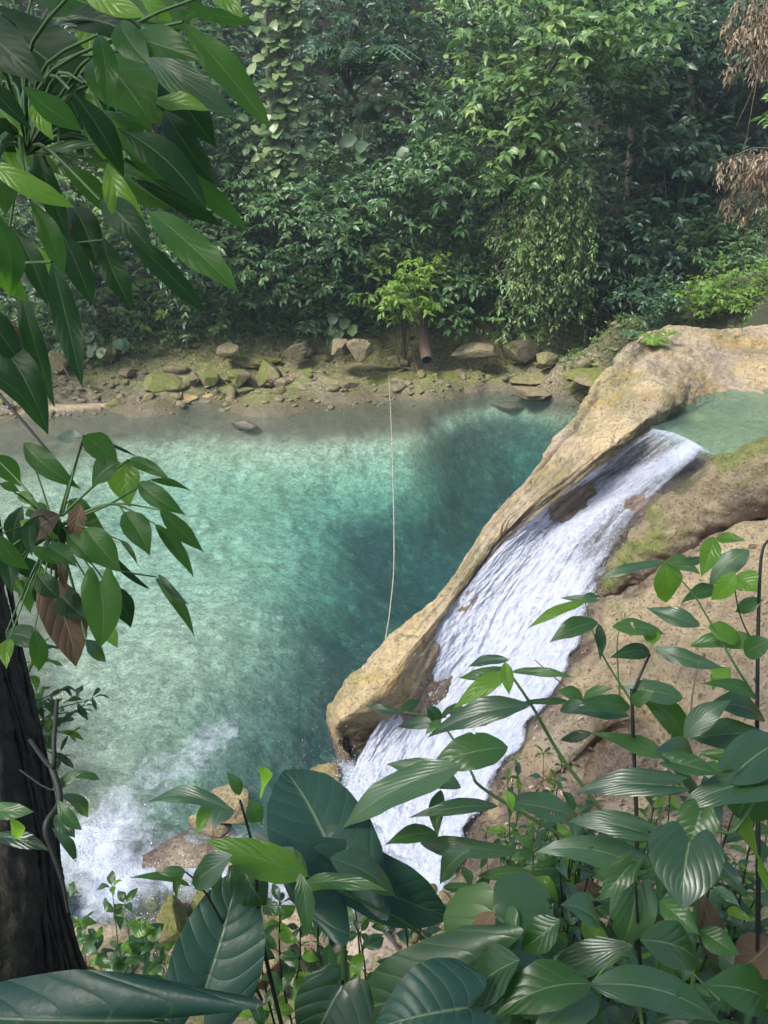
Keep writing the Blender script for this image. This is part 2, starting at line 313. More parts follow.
rows_px = [
 [(632,356,4.4),(669,328,4.5),(700,331,4.42),(729,332,4.4),(770,325,4.42),(860,318,4.5),(1000,312,4.7)],
 [(619,366,4.32),(655,346,4.45),(692,343,4.36),(735,342,4.3),(780,340,4.32),(860,338,4.4),(1000,335,4.6)],
 [(602,386,4.2),(636,370,4.4),(676,364,4.34),(716,358,4.2),(780,358,4.16),(870,356,4.2),(1000,358,4.5)],
 [(584,406,3.9),(622,392,4.22),(672,386,4.34),(706,388,4.06),(760,380,4.10),(880,378,4.12),(1000,385,4.6)],
 [(567,429,3.6),(603,421,3.95),(656,410,4.24),(688,412,3.85),(740,410,3.84),(880,405,3.95),(1000,420,4.2)],
 [(545,459,3.25),(577,450,3.6),(622,438,3.98),(665,432,3.86),(720,442,3.84),(830,462,3.8),(1000,470,4)],
 [(529,483,2.9),(557,476,3.2),(592,464,3.55),(640,464,3.42),(700,474,3.66),(800,500,3.6),(1000,520,3.8)],
 [(503,512,2.5),(522,506,2.75),(542,505,2.88),(595,512,2.68),(655,520,3.1),(760,545,3.2),(1000,590,3.5)],
 [(484,536,2.2),(493,537,2.38),(501,540,2.3),(560,552,2.05),(629,549,2.6),(720,590,2.8),(1000,650,3.2)],
 [(462,569,1.85),(470,572,2.0),(476,576,1.9),(530,595,1.6),(605,588,2.05),(690,650,2.2),(1000,700,3)],
 [(446,595,1.6),(453,597,1.7),(458,600,1.6),(505,635,1.2),(580,645,1.5),(660,710,1.7),(1000,760,2.6)],
 [(422,616,1.38),(434,622,1.5),(443,628,1.3),(480,680,.75),(560,685,1.0),(640,760,1.3),(1000,820,2.4)],
 [(384,645,1.2),(405,655,1.45),(424,664,1.15),(450,715,.45),(540,730,.7),(610,800,.9),(1000,880,2.2)],
 [(358,672,.95),(378,690,1.25),(402,700,.85),(415,745,.15),(505,770,.35),(560,850,.5),(1000,940,2.0)],
 [(338,697,.7),(352,712,.95),(368,722,.6),(375,765,-.25),(470,820,.0),(520,900,.3),(1000,1000,1.6)],
 [(326,718,.42),(335,728,.5),(345,732,.35),(335,790,-.6),(430,870,-.4),(470,960,0),(1000,1060,1.2)],
]
R3 = []
for k, r in enumerate(rows_px):
    w = [np.array(P3(*a)) for a in r]
    L = w[0]; s = unit((w[1]-w[0])*np.array([1, 1, 0]))
    if k == 0:   # back face drops towards the far bank
        drop = [L+np.array([-.1, .0, -3.5])+s*.3, L+np.array([-.05, .0, -1.5])+s*.15]
    else:
        under = .35 if k < 10 else .5
        drop = [L+s*under*1.6-np.array([0, 0, L[2]+1.6]), L+s*under*.9-np.array([0, 0, (L[2]+1.0)*.5])]
    R3.append(drop+[L]+w[1:])
R3.insert(0, [p+np.array([0.05, .35, -1.2]) for p in R3[0]]); R3.insert(0, [p+np.array([0, .5, -2.8]) for p in R3[0]])
tip = R3[-1]; inner = tip[3]*.35+R3[-2][3]*.65
R3.append([p*.25+np.array([inner[0], inner[1], min(p[2], -.2)])*.75 if j < 5 else p-np.array([0.2, .2, .5]) for j, p in enumerate(tip)])
R3.append([p*.05+np.array([inner[0]+.3, inner[1]+.2, -1.0])*.95 if j < 5 else p-np.array([0.2, .2, .9]) for j, p in enumerate(tip)])
NR, NC = 430, 330
RP = patchpts(R3, NR, NC); RN = gnormals(RP)
if RN[200, 150, 2] < 0: RN = -RN
uu = np.linspace(0, len(R3[0])-1, NC)[None, :]+0*RP[..., 0]; vv = np.linspace(0, len(R3)-1, NR)[:, None]+0*RP[..., 0]
# flow-aligned coordinates: grooves run down the slope
flow = np.stack([uu*2.2, vv*.35, 0*uu], -1); flow = flow+.12*np.stack([fbm(RP, 1.2, 3, 1), fbm(RP, 1.2, 3, 2), 0*uu], -1)
slopeA = sstep(6.5, 8.5, vv)*(1-.85*sstep(12.5, 15.5, vv))
dsp = .055*fbm(RP, 1.3, 4, 5)+(.035-.015*slopeA)*fbm(RP, 5, 4, 6)+(.02-.008*slopeA)*fbm(RP, 14, 4, 16)+(.03-.02*slopeA)*ridged(RP*np.array([1, 1, 1.6]), 3.5, 4, 17)+slopeA*(.05*ridged(flow, 1.6, 4, 8)+.03*fbm(flow*np.array([3.2, .4, 1]), 1.6, 4, 18))*sstep(1.6, 2.4, uu)
g1 = np.exp(-((uu-2.42-.1*np.sin(vv*1.3))/.07)**2)*sstep(4.3, 5.5, vv)*sstep(11.5, 9, vv)      # dark groove down the ridge
dsp = dsp-.07*g1
dsp = dsp+.13*sstep(2.9, 3.4, uu)*sstep(2.4, 3.0, vv-0)*sstep(6.2, 5.6, vv)*ridged(RP*np.array([.7, 1.2, 1]), .9, 4, 63)
# scour pockets in the flat top beside the pool
pool = sstep(4.0, 2.5, vv)*sstep(2.8, 4, uu)
dsp = dsp+(1-slopeA)*(.08*ridged(RP*np.array([.5, 1.5, 1]), 1.2, 4, 61)-.03)
RPd = RP+RN*dsp[..., None]
chan = sstep(4.03, 4.3, uu-.10*fbm(RP, 2, 3, 3))*sstep(7.2, 7.8, vv)
wetR = np.clip(.6*sstep(.12, .36, fbm(flow*np.array([2., .3, 1]), 1.3, 4, 47))*slopeA+chan*(.8+.3*fbm(RP, 3, 3, 4))+.75*g1+.6*sstep(.35, .05, RPd[..., 2])+.85*sstep(2.02, 1.75, uu)*sstep(.5, .2, RPd[..., 2]), 0, 1)
mossR = sstep(.05, .3, fbm(RP, 1.2, 4, 41)+.1)*sstep(4.6, 2.2, vv)*sstep(3.4, 2.6, uu)*.6+.0*uu
mossR = mossR+.35*sstep(.12, .35, fbm(RP, 1.6, 4, 43))*(1-chan)
greyR = np.clip(.35*sstep(-.1, .3, fbm(RP, .9, 3, 45))+(1-slopeA)*.4*sstep(-.1, .25, ridged(RP*np.array([.5, 1.6, 1]), 1.2, 4, 61))+.7*sstep(-.02, .28, fbm(flow*np.array([3.4, .22, 1]), 1.2, 5, 46))*slopeA+.7*sstep(2.42, 2.15, uu)*slopeA, 0, 1)
mesh("limestone_ledge", RPd, upF(RPd, gridF(NR, NC)), ROCK, attrs=dict(grey=greyR, moss=np.clip(mossR, 0, .8), wet=wetR),
     label="long tan limestone ledge sloping down into the pool beside the waterfall", cat="rock ledge")
# pale slope right of the falls
rows = [[(590,604,1.85),(640,596,2.35),(700,556,2.95),(768,508,3.5),(900,440,4.3),(1100,400,5.2)],
 [(578,645,1.45),(640,640,2.1),(700,610,2.65),(768,570,3.15),(900,520,4),(1100,500,5)],
 [(538,712,.9),(600,700,1.6),(680,680,2.2),(768,650,2.85),(900,620,3.8),(1100,620,4.8)],
 [(492,780,.32),(560,765,1.0),(620,752,1.25),(680,748,1.8),(768,735,2.5),(900,700,3.5)],
 [(470,820,.12),(530,800,.6),(600,800,.95),(680,800,1.75),(768,790,2.4),(900,780,3.4)],
 [(452,872,-.15),(500,865,.6),(590,860,1.2),(680,850,1.8),(768,840,2.4),(900,830,3.4)],
 [(425,945,-.4),(480,940,.5),(560,930,1.1),(680,920,1.8),(768,920,2.5),(900,920,3.5)],
 [(400,1010,-.5),(450,1020,.2),(560,1020,.9),(680,1020,1.7),(800,1020,2.3),(950,1040,3.2)]]
S3 = [[np.array(P3(*a)) for a in r] for r in rows]
S3 = [[r[0]+np.array([-.25, -.0, -.9])]+r for r in S3]; S3.insert(0, [p+np.array([.1, .4, -1.3]) for p in S3[0]]); S3.append([p+np.array([0, -.5, -1.2]) for p in S3[-1]])
SP = patchpts(S3, 260, 240); SN = gnormals(SP)
if SN[100, 100, 2] < 0: SN = -SN
d = .08*fbm(SP, 1.1, 4, 71)+.05*fbm(SP, 4, 4, 72)+.05*ridged(SP*np.array([.6, 1.3, 1]), 1.6, 4, 73)+.015*fbm(SP, 14, 3, 74)
def pit(SPx, q, r, dep):
    return dep*np.exp(-(np.linalg.norm((SPx-np.array(q))*np.array([1, 1, .5]), axis=-1)/r)**2)
for q, r, dep in ((P3(762,532,3.2), .16, .35), (P3(622,765,1.2), .32, .30), (P3(590,755,1.1), .25, .2), (P3(735,676,2.7), .12, .18), (P3(560,790,.8), .2, .15), (P3(650,800,1.4), .3, .2)):
    d = d-pit(SP, q, r, dep)
SPd = SP+SN*d[..., None]
uS = np.linspace(0, len(S3[0])-1, 240)[None, :]+0*d; vS = np.linspace(0, len(S3)-1, 260)[:, None]+0*d
mesh("pale_rock_slope", SPd, upF(SPd, gridF(260, 240)), SLOPE, attrs=dict(grey=np.clip(.45+.5*sstep(-.2, .2, fbm(SP, .8, 3, 75))*sstep(2.5, 4.2, vS), 0, .9), moss=.35*sstep(.18, .4, fbm(SP, 1.5, 4, 76)),
     wet=np.clip(sstep(1.5, 1.0, uS+.3*fbm(SP, 2, 3, 77))+.85*sstep(-.15, .2, fbm(SP, 1.8, 5, 78))*sstep(3.4, 4.6, vS)+.6*sstep(.12, .4, fbm(SP, 1.2, 4, 79)), 0, 1)), kind='structure', label="pale brown rock slope between the falls and the plants")
_r = np.random.RandomState(51); _i = _r.randint(40, 225, 260); _j = _r.randint(50, 200, 260); LITTER = (SPd[_i, _j]+SN[_i, _j]*.015, SN[_i, _j])
# stones and boulders
def ico(sub):
    import bmesh
    bm = bmesh.new(); bmesh.ops.create_icosphere(bm, subdivisions=sub, radius=1)
    V = np.array([v.co[:] for v in bm.verts]); F = np.array([[v.index for v in f.verts] for f in bm.faces]); bm.free(); return V, F
ICO = {k: ico(k) for k in (1, 2, 3, 5, 6)}
def stoneVF(c, r, seed, sub=5, rough=1.0, rot=0., facet=None):
    V, F = ICO[sub]; p = V+seed*7.13
    v = V*(1+rough*(.26*fbm(p, .9, 3, seed)+.10*ridged(p, 1.7, 3, seed+1)+(.03*fbm(p, 7, 3, seed+2) if sub > 3 else 0)))[:, None]
    rp = np.random.RandomState(seed+9); nf = 11 if facet is None else facet
    for q in range(nf):
        pn_ = unit(rp.normal(size=3)); dd_ = rp.uniform(.52, .86); ov = v@pn_-dd_; v = v-np.where(ov > 0, ov*.93, 0)[:, None]*pn_
    if sub > 3: v = v*(1+.03*fbm(p, 5, 4, seed+5)+.015*ridged(p, 9, 2, seed+6))[:, None]
    v = v*np.array(r); cr_, sr = math.cos(rot), math.sin(rot)
    v = v@np.array([[cr_, sr, 0], [-sr, cr_, 0], [0, 0, 1]])
    return v+np.array(c), F
def stone(name, px, py, z, r, seed, label, cat="rock", mat=None, moss=.0, wet=.0, grey=.5, rot=0., sub=5, rough=1., group=None, sink=.3, facet=None):
    c = np.array(P3(px, py, z)); V, F = stoneVF(c, r, seed, sub, rough, rot)
    n = fbm(V, 2.2, 4, seed); up = (V[:, 2]-c[2])/r[2]
    m = np.clip(moss*sstep(-.25, .15, n+.35*up), 0, 1); w = np.clip(wet*sstep(.4, -.4, up+n)+.9*sstep(.10, .0, V[:, 2])*(V[:, 2].min() < .1), 0, 1)
    return mesh(name, V, F, mat or ROCK, attrs=dict(grey=grey+0*n, moss=m, wet=w), label=label, cat=cat, group=group, origin=c-np.array([0, 0, r[2]*(1-sink)]))
# mossy rock hump right of the falls' lip: lofted hull
pts = [P3(960,430,4.1), P3(850,452,4.0), P3(770,478,3.82), P3(715,500,3.45), P3(672,532,3.0), P3(640,560,2.6), P3(617,580,2.25), P3(602,592,2.02)]
rad = [.7, .60, .48, .43, .36, .29, .20, .04]
V, F = tubeVF(pts, rad, 96, 170); V = V.reshape(170, 96, 3)
nn = unit(V-V.mean(1, keepdims=True)); n0_ = 0; V = V+nn*(.10*fbm(V, 1.3, 4, 91)+.05*fbm(V, 5, 4, 92)+.08*ridged(V*np.array([.7, 1, 1.4]), 1.6, 4, 93))[..., None]
up = nn[..., 2]; n = fbm(V, 1.5, 4, 94)
mesh("mossy_rock_hump", V.reshape(-1, 3), F, MOSSROCK, attrs=dict(grey=.3+0*n, moss=np.clip(sstep(-.05, .3, fbm(V, 2.6, 5, 95)+.35*up-.02)*.9, 0, 1), wet=.95*sstep(.45, -.1, up+.5*n)), label="rounded rock with yellow green moss on top, right of the waterfall lip", cat="rock")  # wet mask: damp rock plus undershadow painted on sides and underside
MR = MOSSROCK
stone("boulder", 325, 778, .05, (.30,.26,.20), 3, "orange brown boulder at the foot of the falls beside the ledge tip", moss=.2, grey=.1)
stone("boulder", 232, 806, .10, (.36,.30,.2), 5, "knobbly yellow rock behind the pointed bright green leaf", moss=.3, grey=.5)
stone("boulder", 208, 826, .02, (.26,.24,.2), 6, "smaller yellowish rock on the left of the knobbly one", moss=.2, grey=.55)
stone("boulder", 255, 858, .0, (.34,.25,.18), 8, "brown rounded rock low in the white water, half hidden by leaves", grey=.5)
stone("flat_rock", 190, 850, -.05, (.75,.42,.15), 9, "flat dark wet slab with foamy water running over it", wet=1.3, grey=.8, rot=.2)
stone("boulder", 176, 925, .10, (.25,.25,.36), 11, "pointed boulder covered in yellow green moss", mat=MR, moss=1.2, grey=.3)
stone("boulder", 205, 908, .02, (.18,.22,.26), 12, "slim mossy stone leaning on the pointed mossy boulder", mat=MR, moss=1., grey=.3)
stone("boulder", 88, 950, .10, (.62,.42,.30), 14, "broad pale brown boulder below the white water, beside the tree trunk", grey=.7)
stone("boulder", 262, 945, .15, (.45,.5,.33), 15, "tan rock under the dark taro leaves", grey=.35, moss=.2)
stone("boulder", 300, 935, .05, (.42,.30,.26), 16, "pinkish brown rock between the thin dark stems", grey=.7)
stone("boulder", 372, 950, .1, (.4,.35,.2), 17, "grey brown rock at the very foot of the falls", grey=.9)
stone("boulder", 28, 925, .2, (.5,.4,.5), 18, "dark damp boulder behind the tree trunk", grey=.9)
# bank stones
bank = [(268,372,.55,.42,.42,.3,1.1,"mossy boulder at the water's edge above the left side of the rope"),
 (240,378,.4,.34,.3,.25,1.1,"low moss topped stone next to the mossy boulder"),(208,380,.35,.36,.32,.24,1.1,"mossy stone left of the low moss topped one"),
 (163,384,.35,.62,.4,.26,1.3,"brightest green mossy rock on the far bank"),(190,382,.35,.26,.3,.24,1.,"squarish mossy rock right of the brightest green one"),
 (295,352,.75,.34,.3,.26,.2,"bare brown boulder under the dark bushes"),(360,351,.8,.38,.34,.28,.1,"grey brown angular boulder below the big aroid leaves"),
 (340,348,.9,.3,.3,.3,.2,"taller boulder leaning behind the angular one"),(395,362,.6,.26,.2,.16,.4,"small stone just right of the angular boulder"),
 (285,383,.3,.3,.2,.14,.0,"small pale stone on the waterline right of the mossy boulder"),(105,352,.8,.42,.35,.28,.7,"dim mossy rock behind the left hand leaves"),
 (60,362,.7,.5,.4,.3,.4,"brown rock on the far bank nearest the left tree"),(128,372,.45,.3,.24,.16,.6,"small mossy stone left of the brightest green rock"),
 (520,350,.85,.5,.34,.3,.5,"dark rock below the vine covered column"),(545,362,.7,.36,.3,.2,.6,"flat brown stone under the hanging vines"),
 (575,388,.35,.55,.42,.26,.9,"mossy rock at the water's edge nearest the ledge"),(530,392,.2,.6,.35,.16,.1,"pale tan flat rock at the waterline left of the ledge"),
 (470,345,.9,.34,.26,.2,.2,"brown rock right of the hollow log"),(612,372,.8,.5,.5,.3,.9,"mossy mound of rock close behind the ledge edge"),(230,352,.8,.34,.3,.22,.3,"brown stone in the shade under the left bushes")]
for i, (px, py, z, rx, ry, rz, ms_, lb) in enumerate(bank):
    q_ = P3(px, py, z); g_ = gz(q_[0], q_[1]); rx *= 1.2; ry *= 1.15; rz *= 1.35; z = max(z, g_+rz*.35) if g_+rz*.35 < z+.6 else z
    stone("bank_rock", px, py, z, (rx, ry, rz), 30+i, lb, mat=BANKROCK, moss=ms_, grey=.35, rot=.3*math.sin(i*3), rough=1.3, group="rocks along the far bank")
stone("flat_rock", 352, 408, -.42, (2.3,.95,.34), 64, "brown submerged rock shelf under the near end of the rope on the far side", grey=.6, rough=1.1, sub=6, wet=.3)
stone("flat_rock", 505, 402, -.5, (1.7,.9,.34), 65, "submerged rock shelf close beside the ledge on the far side", grey=.6, rough=1.1, sub=6, wet=.3, rot=-.2)
stone("flat_rock", 60, 412, -.12, (3.2,1.0,.26), 66, "wide brown rock shelf barely under water at the far left", grey=.5, rough=1.1, sub=6, wet=.5, rot=.1)
stone("flat_rock", 168, 402, .05, (1.25,.32,.17), 61, "long sunlit cream rock lying flat on the far shallows", grey=.0, rough=1.3, rot=.12)
stone("flat_rock", 205, 396, .08, (.3,.2,.12), 62, "little cream stone at the right end of the long cream rock", grey=.0)
stone("flat_rock", 245, 425, -.05, (.42,.25,.12), 63, "small dark rock just breaking the water surface", wet=1., grey=1.)
slabs = [(395,382,1.3,.5,"low mossy slab on the waterline at the rope's far end"),(330,386,1.5,.45,"tan slab on the waterline left of the rope"),(455,378,1.4,.5,"mossy slab on the waterline right of the rope, under the log"),(300,372,1.2,.5,"mossy slab behind the mossy boulder's right side"),
 (370,370,1.3,.5,"broad moss covered slab below the angular boulder"),(430,368,1.1,.45,"moss covered slab just in front of the hollow log"),(500,368,1.1,.5,"brown slab below the vine covered column"),(545,378,1.2,.45,"mossy slab above the pale tan flat rock"),
 (225,390,1.0,.35,"thin brown slab on the waterline under the low moss topped stone"),(95,378,1.4,.5,"dark damp slab behind the wide brown shelf"),(20,385,1.6,.5,"brown slab at the far left of the bank"),(150,368,1.1,.45,"low mossy slab behind the brightest green rock"),(590,378,1.0,.6,"sloping mossy slab right behind the ledge edge"),(480,352,1.0,.5,"mossy slab at the foot of the forest right of the log"),(250,360,1.1,.5,"mossy slab under the dense dark shrub")]
for i, (px, py, rx, ry, lb) in enumerate(slabs):
    g_ = .4
    for _k in range(8): q_ = P3(px, py, g_); g_ = .5*g_+.5*gz(q_[0], q_[1])
    stone("bank_slab", px, py, max(g_-.10, .0), (rx, ry, .26+.06*math.sin(i*2)), 200+i, lb, mat=BANKROCK, moss=.35+.75*(i % 3 != 1), grey=.3, rot=.12*math.sin(i*4), rough=1.4, group="low slabs along the far waterline", facet=None)
rs = np.random.RandomState(5); A = Acc(); VR = []
for i in range(1150):
    px = rs.uniform(-60, 640); py = rs.uniform(338, 392)-(.0 if px > 300 else -.06*(300-px)*.5); z = .55
    p = atz(px, py, z); zz = gz(p[0], p[1])
    if zz < -.12: continue
    s = rs.uniform(.03, .11)*(1 if rs.rand() > .14 else rs.uniform(1.6, 3.2))
    V, F = stoneVF((p[0], p[1], zz+s*.05), (s*rs.uniform(.8, 2.), s*rs.uniform(.8, 1.3), s*rs.uniform(.5, .9)), 100+i, 2, 1.3, rs.rand()*3)
    A.add(V, F, grey=rs.uniform(.1, .8), moss=(rs.rand() > .5)*rs.uniform(.3, .9), wet=.2*(rs.rand() > .7))
for i in range(260):      # pebbles and stones around the foot of the falls
    px = rs.uniform(30, 480); py = rs.uniform(880, 1010); p = atz(px, py, .1); zz = max(gz(p[0], p[1]), -.15); s = rs.uniform(.03, .12)
    V, F = stoneVF((p[0], p[1], zz+s*.3), (s*rs.uniform(1, 1.6), s*rs.uniform(.8, 1.3), s*rs.uniform(.5, .9)), 700+i, 2, 1.2, rs.rand()*3)
    A.add(V, F, grey=rs.uniform(.1, .8), moss=(rs.rand() > .8)*.6, wet=.3*(rs.rand() > .6))
A.build("rubble", BANKROCK, kind='stuff', label="small loose stones and rubble scattered along both banks")

# ------------------------------------------------------------------ water
def water_mat(name, ab, dens, small=1.0, murk=.0, mc=(.16, .36, .33), tint=(.97, .99, .98)):
    t = NT(name); co = t.coord('Object'); fo = t.attr('foam'); ch = t.attr('chop')
    n1 = t.noise(3.6, 4, .62, t.coord('Object', (1, 1.25, 1)), 1.); n2 = t.noise(11, 4, .65, co, .8); n3 = t.noise(32, 2, .5, co)
    h = t.math('ADD', t.math('MULTIPLY', n1, 1.), t.math('ADD', t.math('MULTIPLY', n2, .42), t.math('MULTIPLY', n3, .14)))
    nrm = t.bump(h, t.math('MULTIPLY_ADD', ch, .6, .45*small), .10)
    fr = t.N('Fresnel', IOR=1.33, Normal=nrm)
    gl = t.N('BsdfGlossy', Color=(1, 1, 1), Roughness=.06, Normal=nrm)
    tr = t.N('BsdfTransparent', Color=tint)
    mk = t.N('BsdfDiffuse', Color=mc)
    body = t.ms(murk, tr, mk)
    w = t.ms(fr, body, gl)
    fn = t.noise(5.5, 7, .72, t.coord('Object', (1., 1., .6)), 1.2); fn2 = t.noise(26, 4, .7)
    f = t.math('ADD', t.math('ADD', fn, t.math('MULTIPLY', fn2, .3)), t.math('MULTIPLY', fo, .9))
    f = t.ramp(f, [(.98, 0.), (1.0, 0.), ]) if False else t.math('MULTIPLY', t.math('SUBTRACT', f, .98), 1.7, clamp=True)
    f = t.math('MULTIPLY', f, t.math('MULTIPLY', fo, 3., clamp=True))
    wh = t.N('BsdfPrincipled', **{'Base Color': (.50, .56, .66), 'Roughness': .45, 'Normal': t.bump(t.math('ADD', fn, fn2), .8, .06)})
    t.S(t.out.inputs['Surface'], t.ms(f, w, wh))
    va = t.N('VolumeAbsorption', Color=ab, Density=dens)
    if dens > 0: t.S(t.out.inputs['Volume'], va.outputs[0])
    return t.m
WM = water_mat("pool_water", (.26, .82, .80), .33, murk=.05, mc=(.26, .46, .42))
wx = np.concatenate([np.linspace(-24, -9, 40)[:-1], np.linspace(-9, 9, 300)]); wy = np.concatenate([np.linspace(2.6, 12, 240)[:-1], np.linspace(12, 27.2, 170)])
WX, WY = np.meshgrid(wx, wy); WP = np.stack([WX, WY, 0*WX], -1)
def seg_field(P, pts):       # pts: (px,py,width_m,strength)
    out = np.zeros(P.shape[:-1]); q = [(atz(a, b, 0)[:2], w, s) for a, b, w, s in pts]
    for (a, wa, sa), (b, wb, sb) in zip(q[:-1], q[1:]):
        ab = b-a; tt = np.clip(((P[..., :2]-a)@ab)/np.dot(ab, ab), 0, 1); dd = np.linalg.norm(P[..., :2]-(a+tt[..., None]*ab), axis=-1)
        w = wa+(wb-wa)*tt; s = sa+(sb-sa)*tt; out = np.maximum(out, s*np.exp(-(dd/w)**2))
    return out
foam = seg_field(WP, [(350,775,.35,1.),(385,830,.7,1.2),(420,900,.6,1.2)])
foam = np.maximum(foam, seg_field(WP, [(400,880,.5,1.1),(300,885,.55,1.),(230,875,.45,.7),(140,868,.55,1.05),(90,880,.6,1.1),(60,900,.6,1.)]))
foam = np.maximum(foam, seg_field(WP, [(90,885,.8,1.1),(125,820,.7,1.),(160,775,.6,.7),(215,735,.7,.46),(260,700,.9,.38),(300,660,.8,.26)]))
foam = np.maximum(foam, seg_field(WP, [(140,860,.5,.9),(200,850,.5,.55),(270,835,.3,.3)]))
foam = 1.2*foam*(.75+.55*fbm(WP, 1.6, 4, 3))
chop = np.clip(seg_field(WP, [(380,780,1.5,1.),(300,740,1.8,.9),(200,730,2.,.8),(110,830,1.5,1.)])+seg_field(WP, [(230,660,2.4,.45),(120,700,2.,.45)])+.05, 0, 1)
WP[..., 2] = .12*chop*fbm(WP*np.array([1, 1.3, 1]), 3.4, 4, 6)+.10*np.clip(foam, 0, 1)*(fbm(WP, 3.5, 4, 8)+.3)+.006*fbm(WP, 2, 2, 9)
nr, nc = WP.shape[:2]; top = WP.reshape(-1, 3); F1 = gridF(nr, nc)
idx = np.arange(nr*nc).reshape(nr, nc); ring = np.concatenate([idx[0, :], idx[1:, -1], idx[-1, -2::-1], idx[-2:0:-1, 0]])
low = top[ring].copy(); low[:, 2] = -7; nl = len(ring); base = nr*nc
a = np.arange(nl); b = (a+1) % nl
F2 = np.stack([ring[a], base+a, base+b, ring[b]], -1); V = np.vstack([top, low, [[0, 15, -7]]]); F3 = np.stack([base+a, np.full(nl, base+nl), base+b], -1)
z = np.zeros(len(V)-nr*nc)
mesh("pool_water", V, [F1, F2, F3], WM, attrs=dict(foam=np.r_[foam.ravel(), z], chop=np.r_[chop.ravel(), z]), kind='structure', label="clear turquoise pool below the falls")
# upper pool
UM = water_mat("upper_water", (.35, .80, .74), 0, small=.6, murk=.14, mc=(.30, .50, .40), tint=(.66, .88, .76))
up_rows = [[(640,372),(700,362),(790,360),(900,352),(1050,345)],[(645,395),(700,390),(790,385),(900,385),(1050,385)],[(650,415),(700,412),(790,415),(900,415),(1050,420)],[(650,430),(690,436),(735,452),(830,470),(1050,475)],[(648,438),(688,446),(730,462),(830,485),(1050,490)]]
U3 = [[P3(a, b, 4.02 if k < 4 else 3.96) for a, b in r] for k, r in enumerate(up_rows)]
UP = patchpts(U3, 60, 90); UP[..., 2] += .008*fbm(UP, 4, 3, 3)
fu = np.zeros(UP.shape[:2]); vU = np.linspace(0, 4, 60)[:, None]+0*fu; uU = np.linspace(0, 4, 90)[None]+0*fu
fu = np.exp(-((vU-3.6)/.35)**2)*.55*sstep(2.4, 1.6, uU)
mesh("upper_pool_water", UP, upF(UP, gridF(60, 90)), UM, attrs=dict(foam=fu, chop=.02+0*fu), kind='structure', label="shallow green pool held behind the falls lip")
# waterfall
FR = [[(652,432,4.02),(672,436,4.02),(690,444,4.02),(716,458,4.02)],
 [(626,447,3.88),(652,450,3.82),(676,458,3.86),(706,470,3.9)],
 [(596,470,3.5),(628,470,3.42),(664,474,3.6),(694,484,3.72)],
 [(556,500,2.98),(592,494,2.95),(634,504,3.0),(668,508,3.3)],
 [(532,518,2.72),(566,522,2.5),(610,526,2.75),(652,524,3.08)],
 [(496,552,2.2),(536,556,2.12),(586,556,2.3),(629,552,2.68)],
 [(456,600,1.62),(500,605,1.5),(556,605,1.7),(603,590,2.1)],
 [(434,630,1.36),(480,645,1.1),(535,650,1.2),(582,645,1.6)],
 [(398,684,.95),(450,690,.68),(505,700,.75),(550,705,1.1)],
 [(376,726,.55),(420,735,.28),(475,750,.35),(517,760,.7)],
 [(356,762,.12),(395,780,.08),(445,800,.12),(490,805,.42)],
 [(344,785,-.03),(378,815,.0),(425,850,.02),(462,860,.15)],
 [(335,800,-.12),(370,840,-.1),(405,890,-.1),(440,905,-.1)]]
F3r = [[np.array(P3(*a))+np.array([0, 0, .05]) for a in r] for r in FR]
fnr, fnc = 520, 200
FP = patchpts(F3r, fnr, fnc); FN = gnormals(FP)
if FN[200, 100, 2] < 0: FN = -FN
uF = np.linspace(0, 1, fnc)[None]+np.zeros((fnr, 1)); vF = np.linspace(0, 1, fnr)[:, None]+np.zeros((1, fnc))
fl = np.stack([uF*30, vF*34, 0*uF], -1)
fl = fl+np.stack([1.2*fbm(fl, .15, 3, 3), 0*uF, 0*uF], -1)
st = fbm(fl, 1., 5, 11, .6); st2 = fbm(fl*np.array([2.6, 3, 1]), 1., 4, 12, .6)
amp = sstep(.12, .5, vF)
FPd = FP+FN*((.012+.028*amp)*st+(.004+.014*amp)*st2+.07*amp*fbm(FP, 1.2, 3, 9)+.05*sstep(.8, .95, vF)*fbm(FP, 4, 3, 19))[..., None]
# how much water runs where: a strong main chute, a thin thread along the ridge, bare wet rock between them near the top
main = sstep(.30, .50, vF)*(.80+.2*sstep(.12, .4, uF)+.25*fbm(fl*np.array([.8, .1, 1]), 1, 4, 55))
left = np.exp(-((uF-(.10+.02*np.sin(vF*30)))/(.06+.28*sstep(.12, .45, vF)))**2)*sstep(.10, .2, vF)
mid = 1.0*np.exp(-((uF-.52-.25*sstep(.0, .25, .25-vF)+.1*sstep(.1, .4, vF))/(.26))**2)*.95
spill = sstep(.10, .0, vF)*.7
dens = np.clip(np.maximum.reduce([main*.95, left, mid*.98, spill, .45+.42*fbm(fl*np.array([1, .12, 1]), .8, 4, 77)]), 0, 1)
edge = sstep(1.0, .90, uF+.10*fbm(np.stack([0*uF, vF*30, 0*uF], -1), 1., 4, 31)+.03)*sstep(-.02, .05, uF-.03*fbm(np.stack([0*uF, vF*34, 0*uF], -1), 1., 4, 33))*sstep(.0, .03, uF+.012*st)
rightthin = 1-.5*sstep(.72, .86, uF)*sstep(.98, .9, uF)*sstep(.75, .3, vF)
dens = dens*edge*rightthin
t = NT("falling_water"); uvc = t.coord('UV')
def uvn(sx, sy, det=5, dist=.5):
    m = t.N('Mapping', Vector=uvc); m.inputs['Scale'].default_value = (sx, sy, 1); return t.noise(1, det, .68, m.outputs[0], dist)
n1 = uvn(36, 24, 6, .8); n2 = uvn(130, 95, 3); n3 = uvn(26, 3.2, 5, .3)
a_ = t.math('ADD', t.math('ADD', t.math('MULTIPLY', n1, .55), t.math('MULTIPLY', n2, .22)), t.math('MULTIPLY', n3, .5)); a_ = t.math('SUBTRACT', a_, .09)
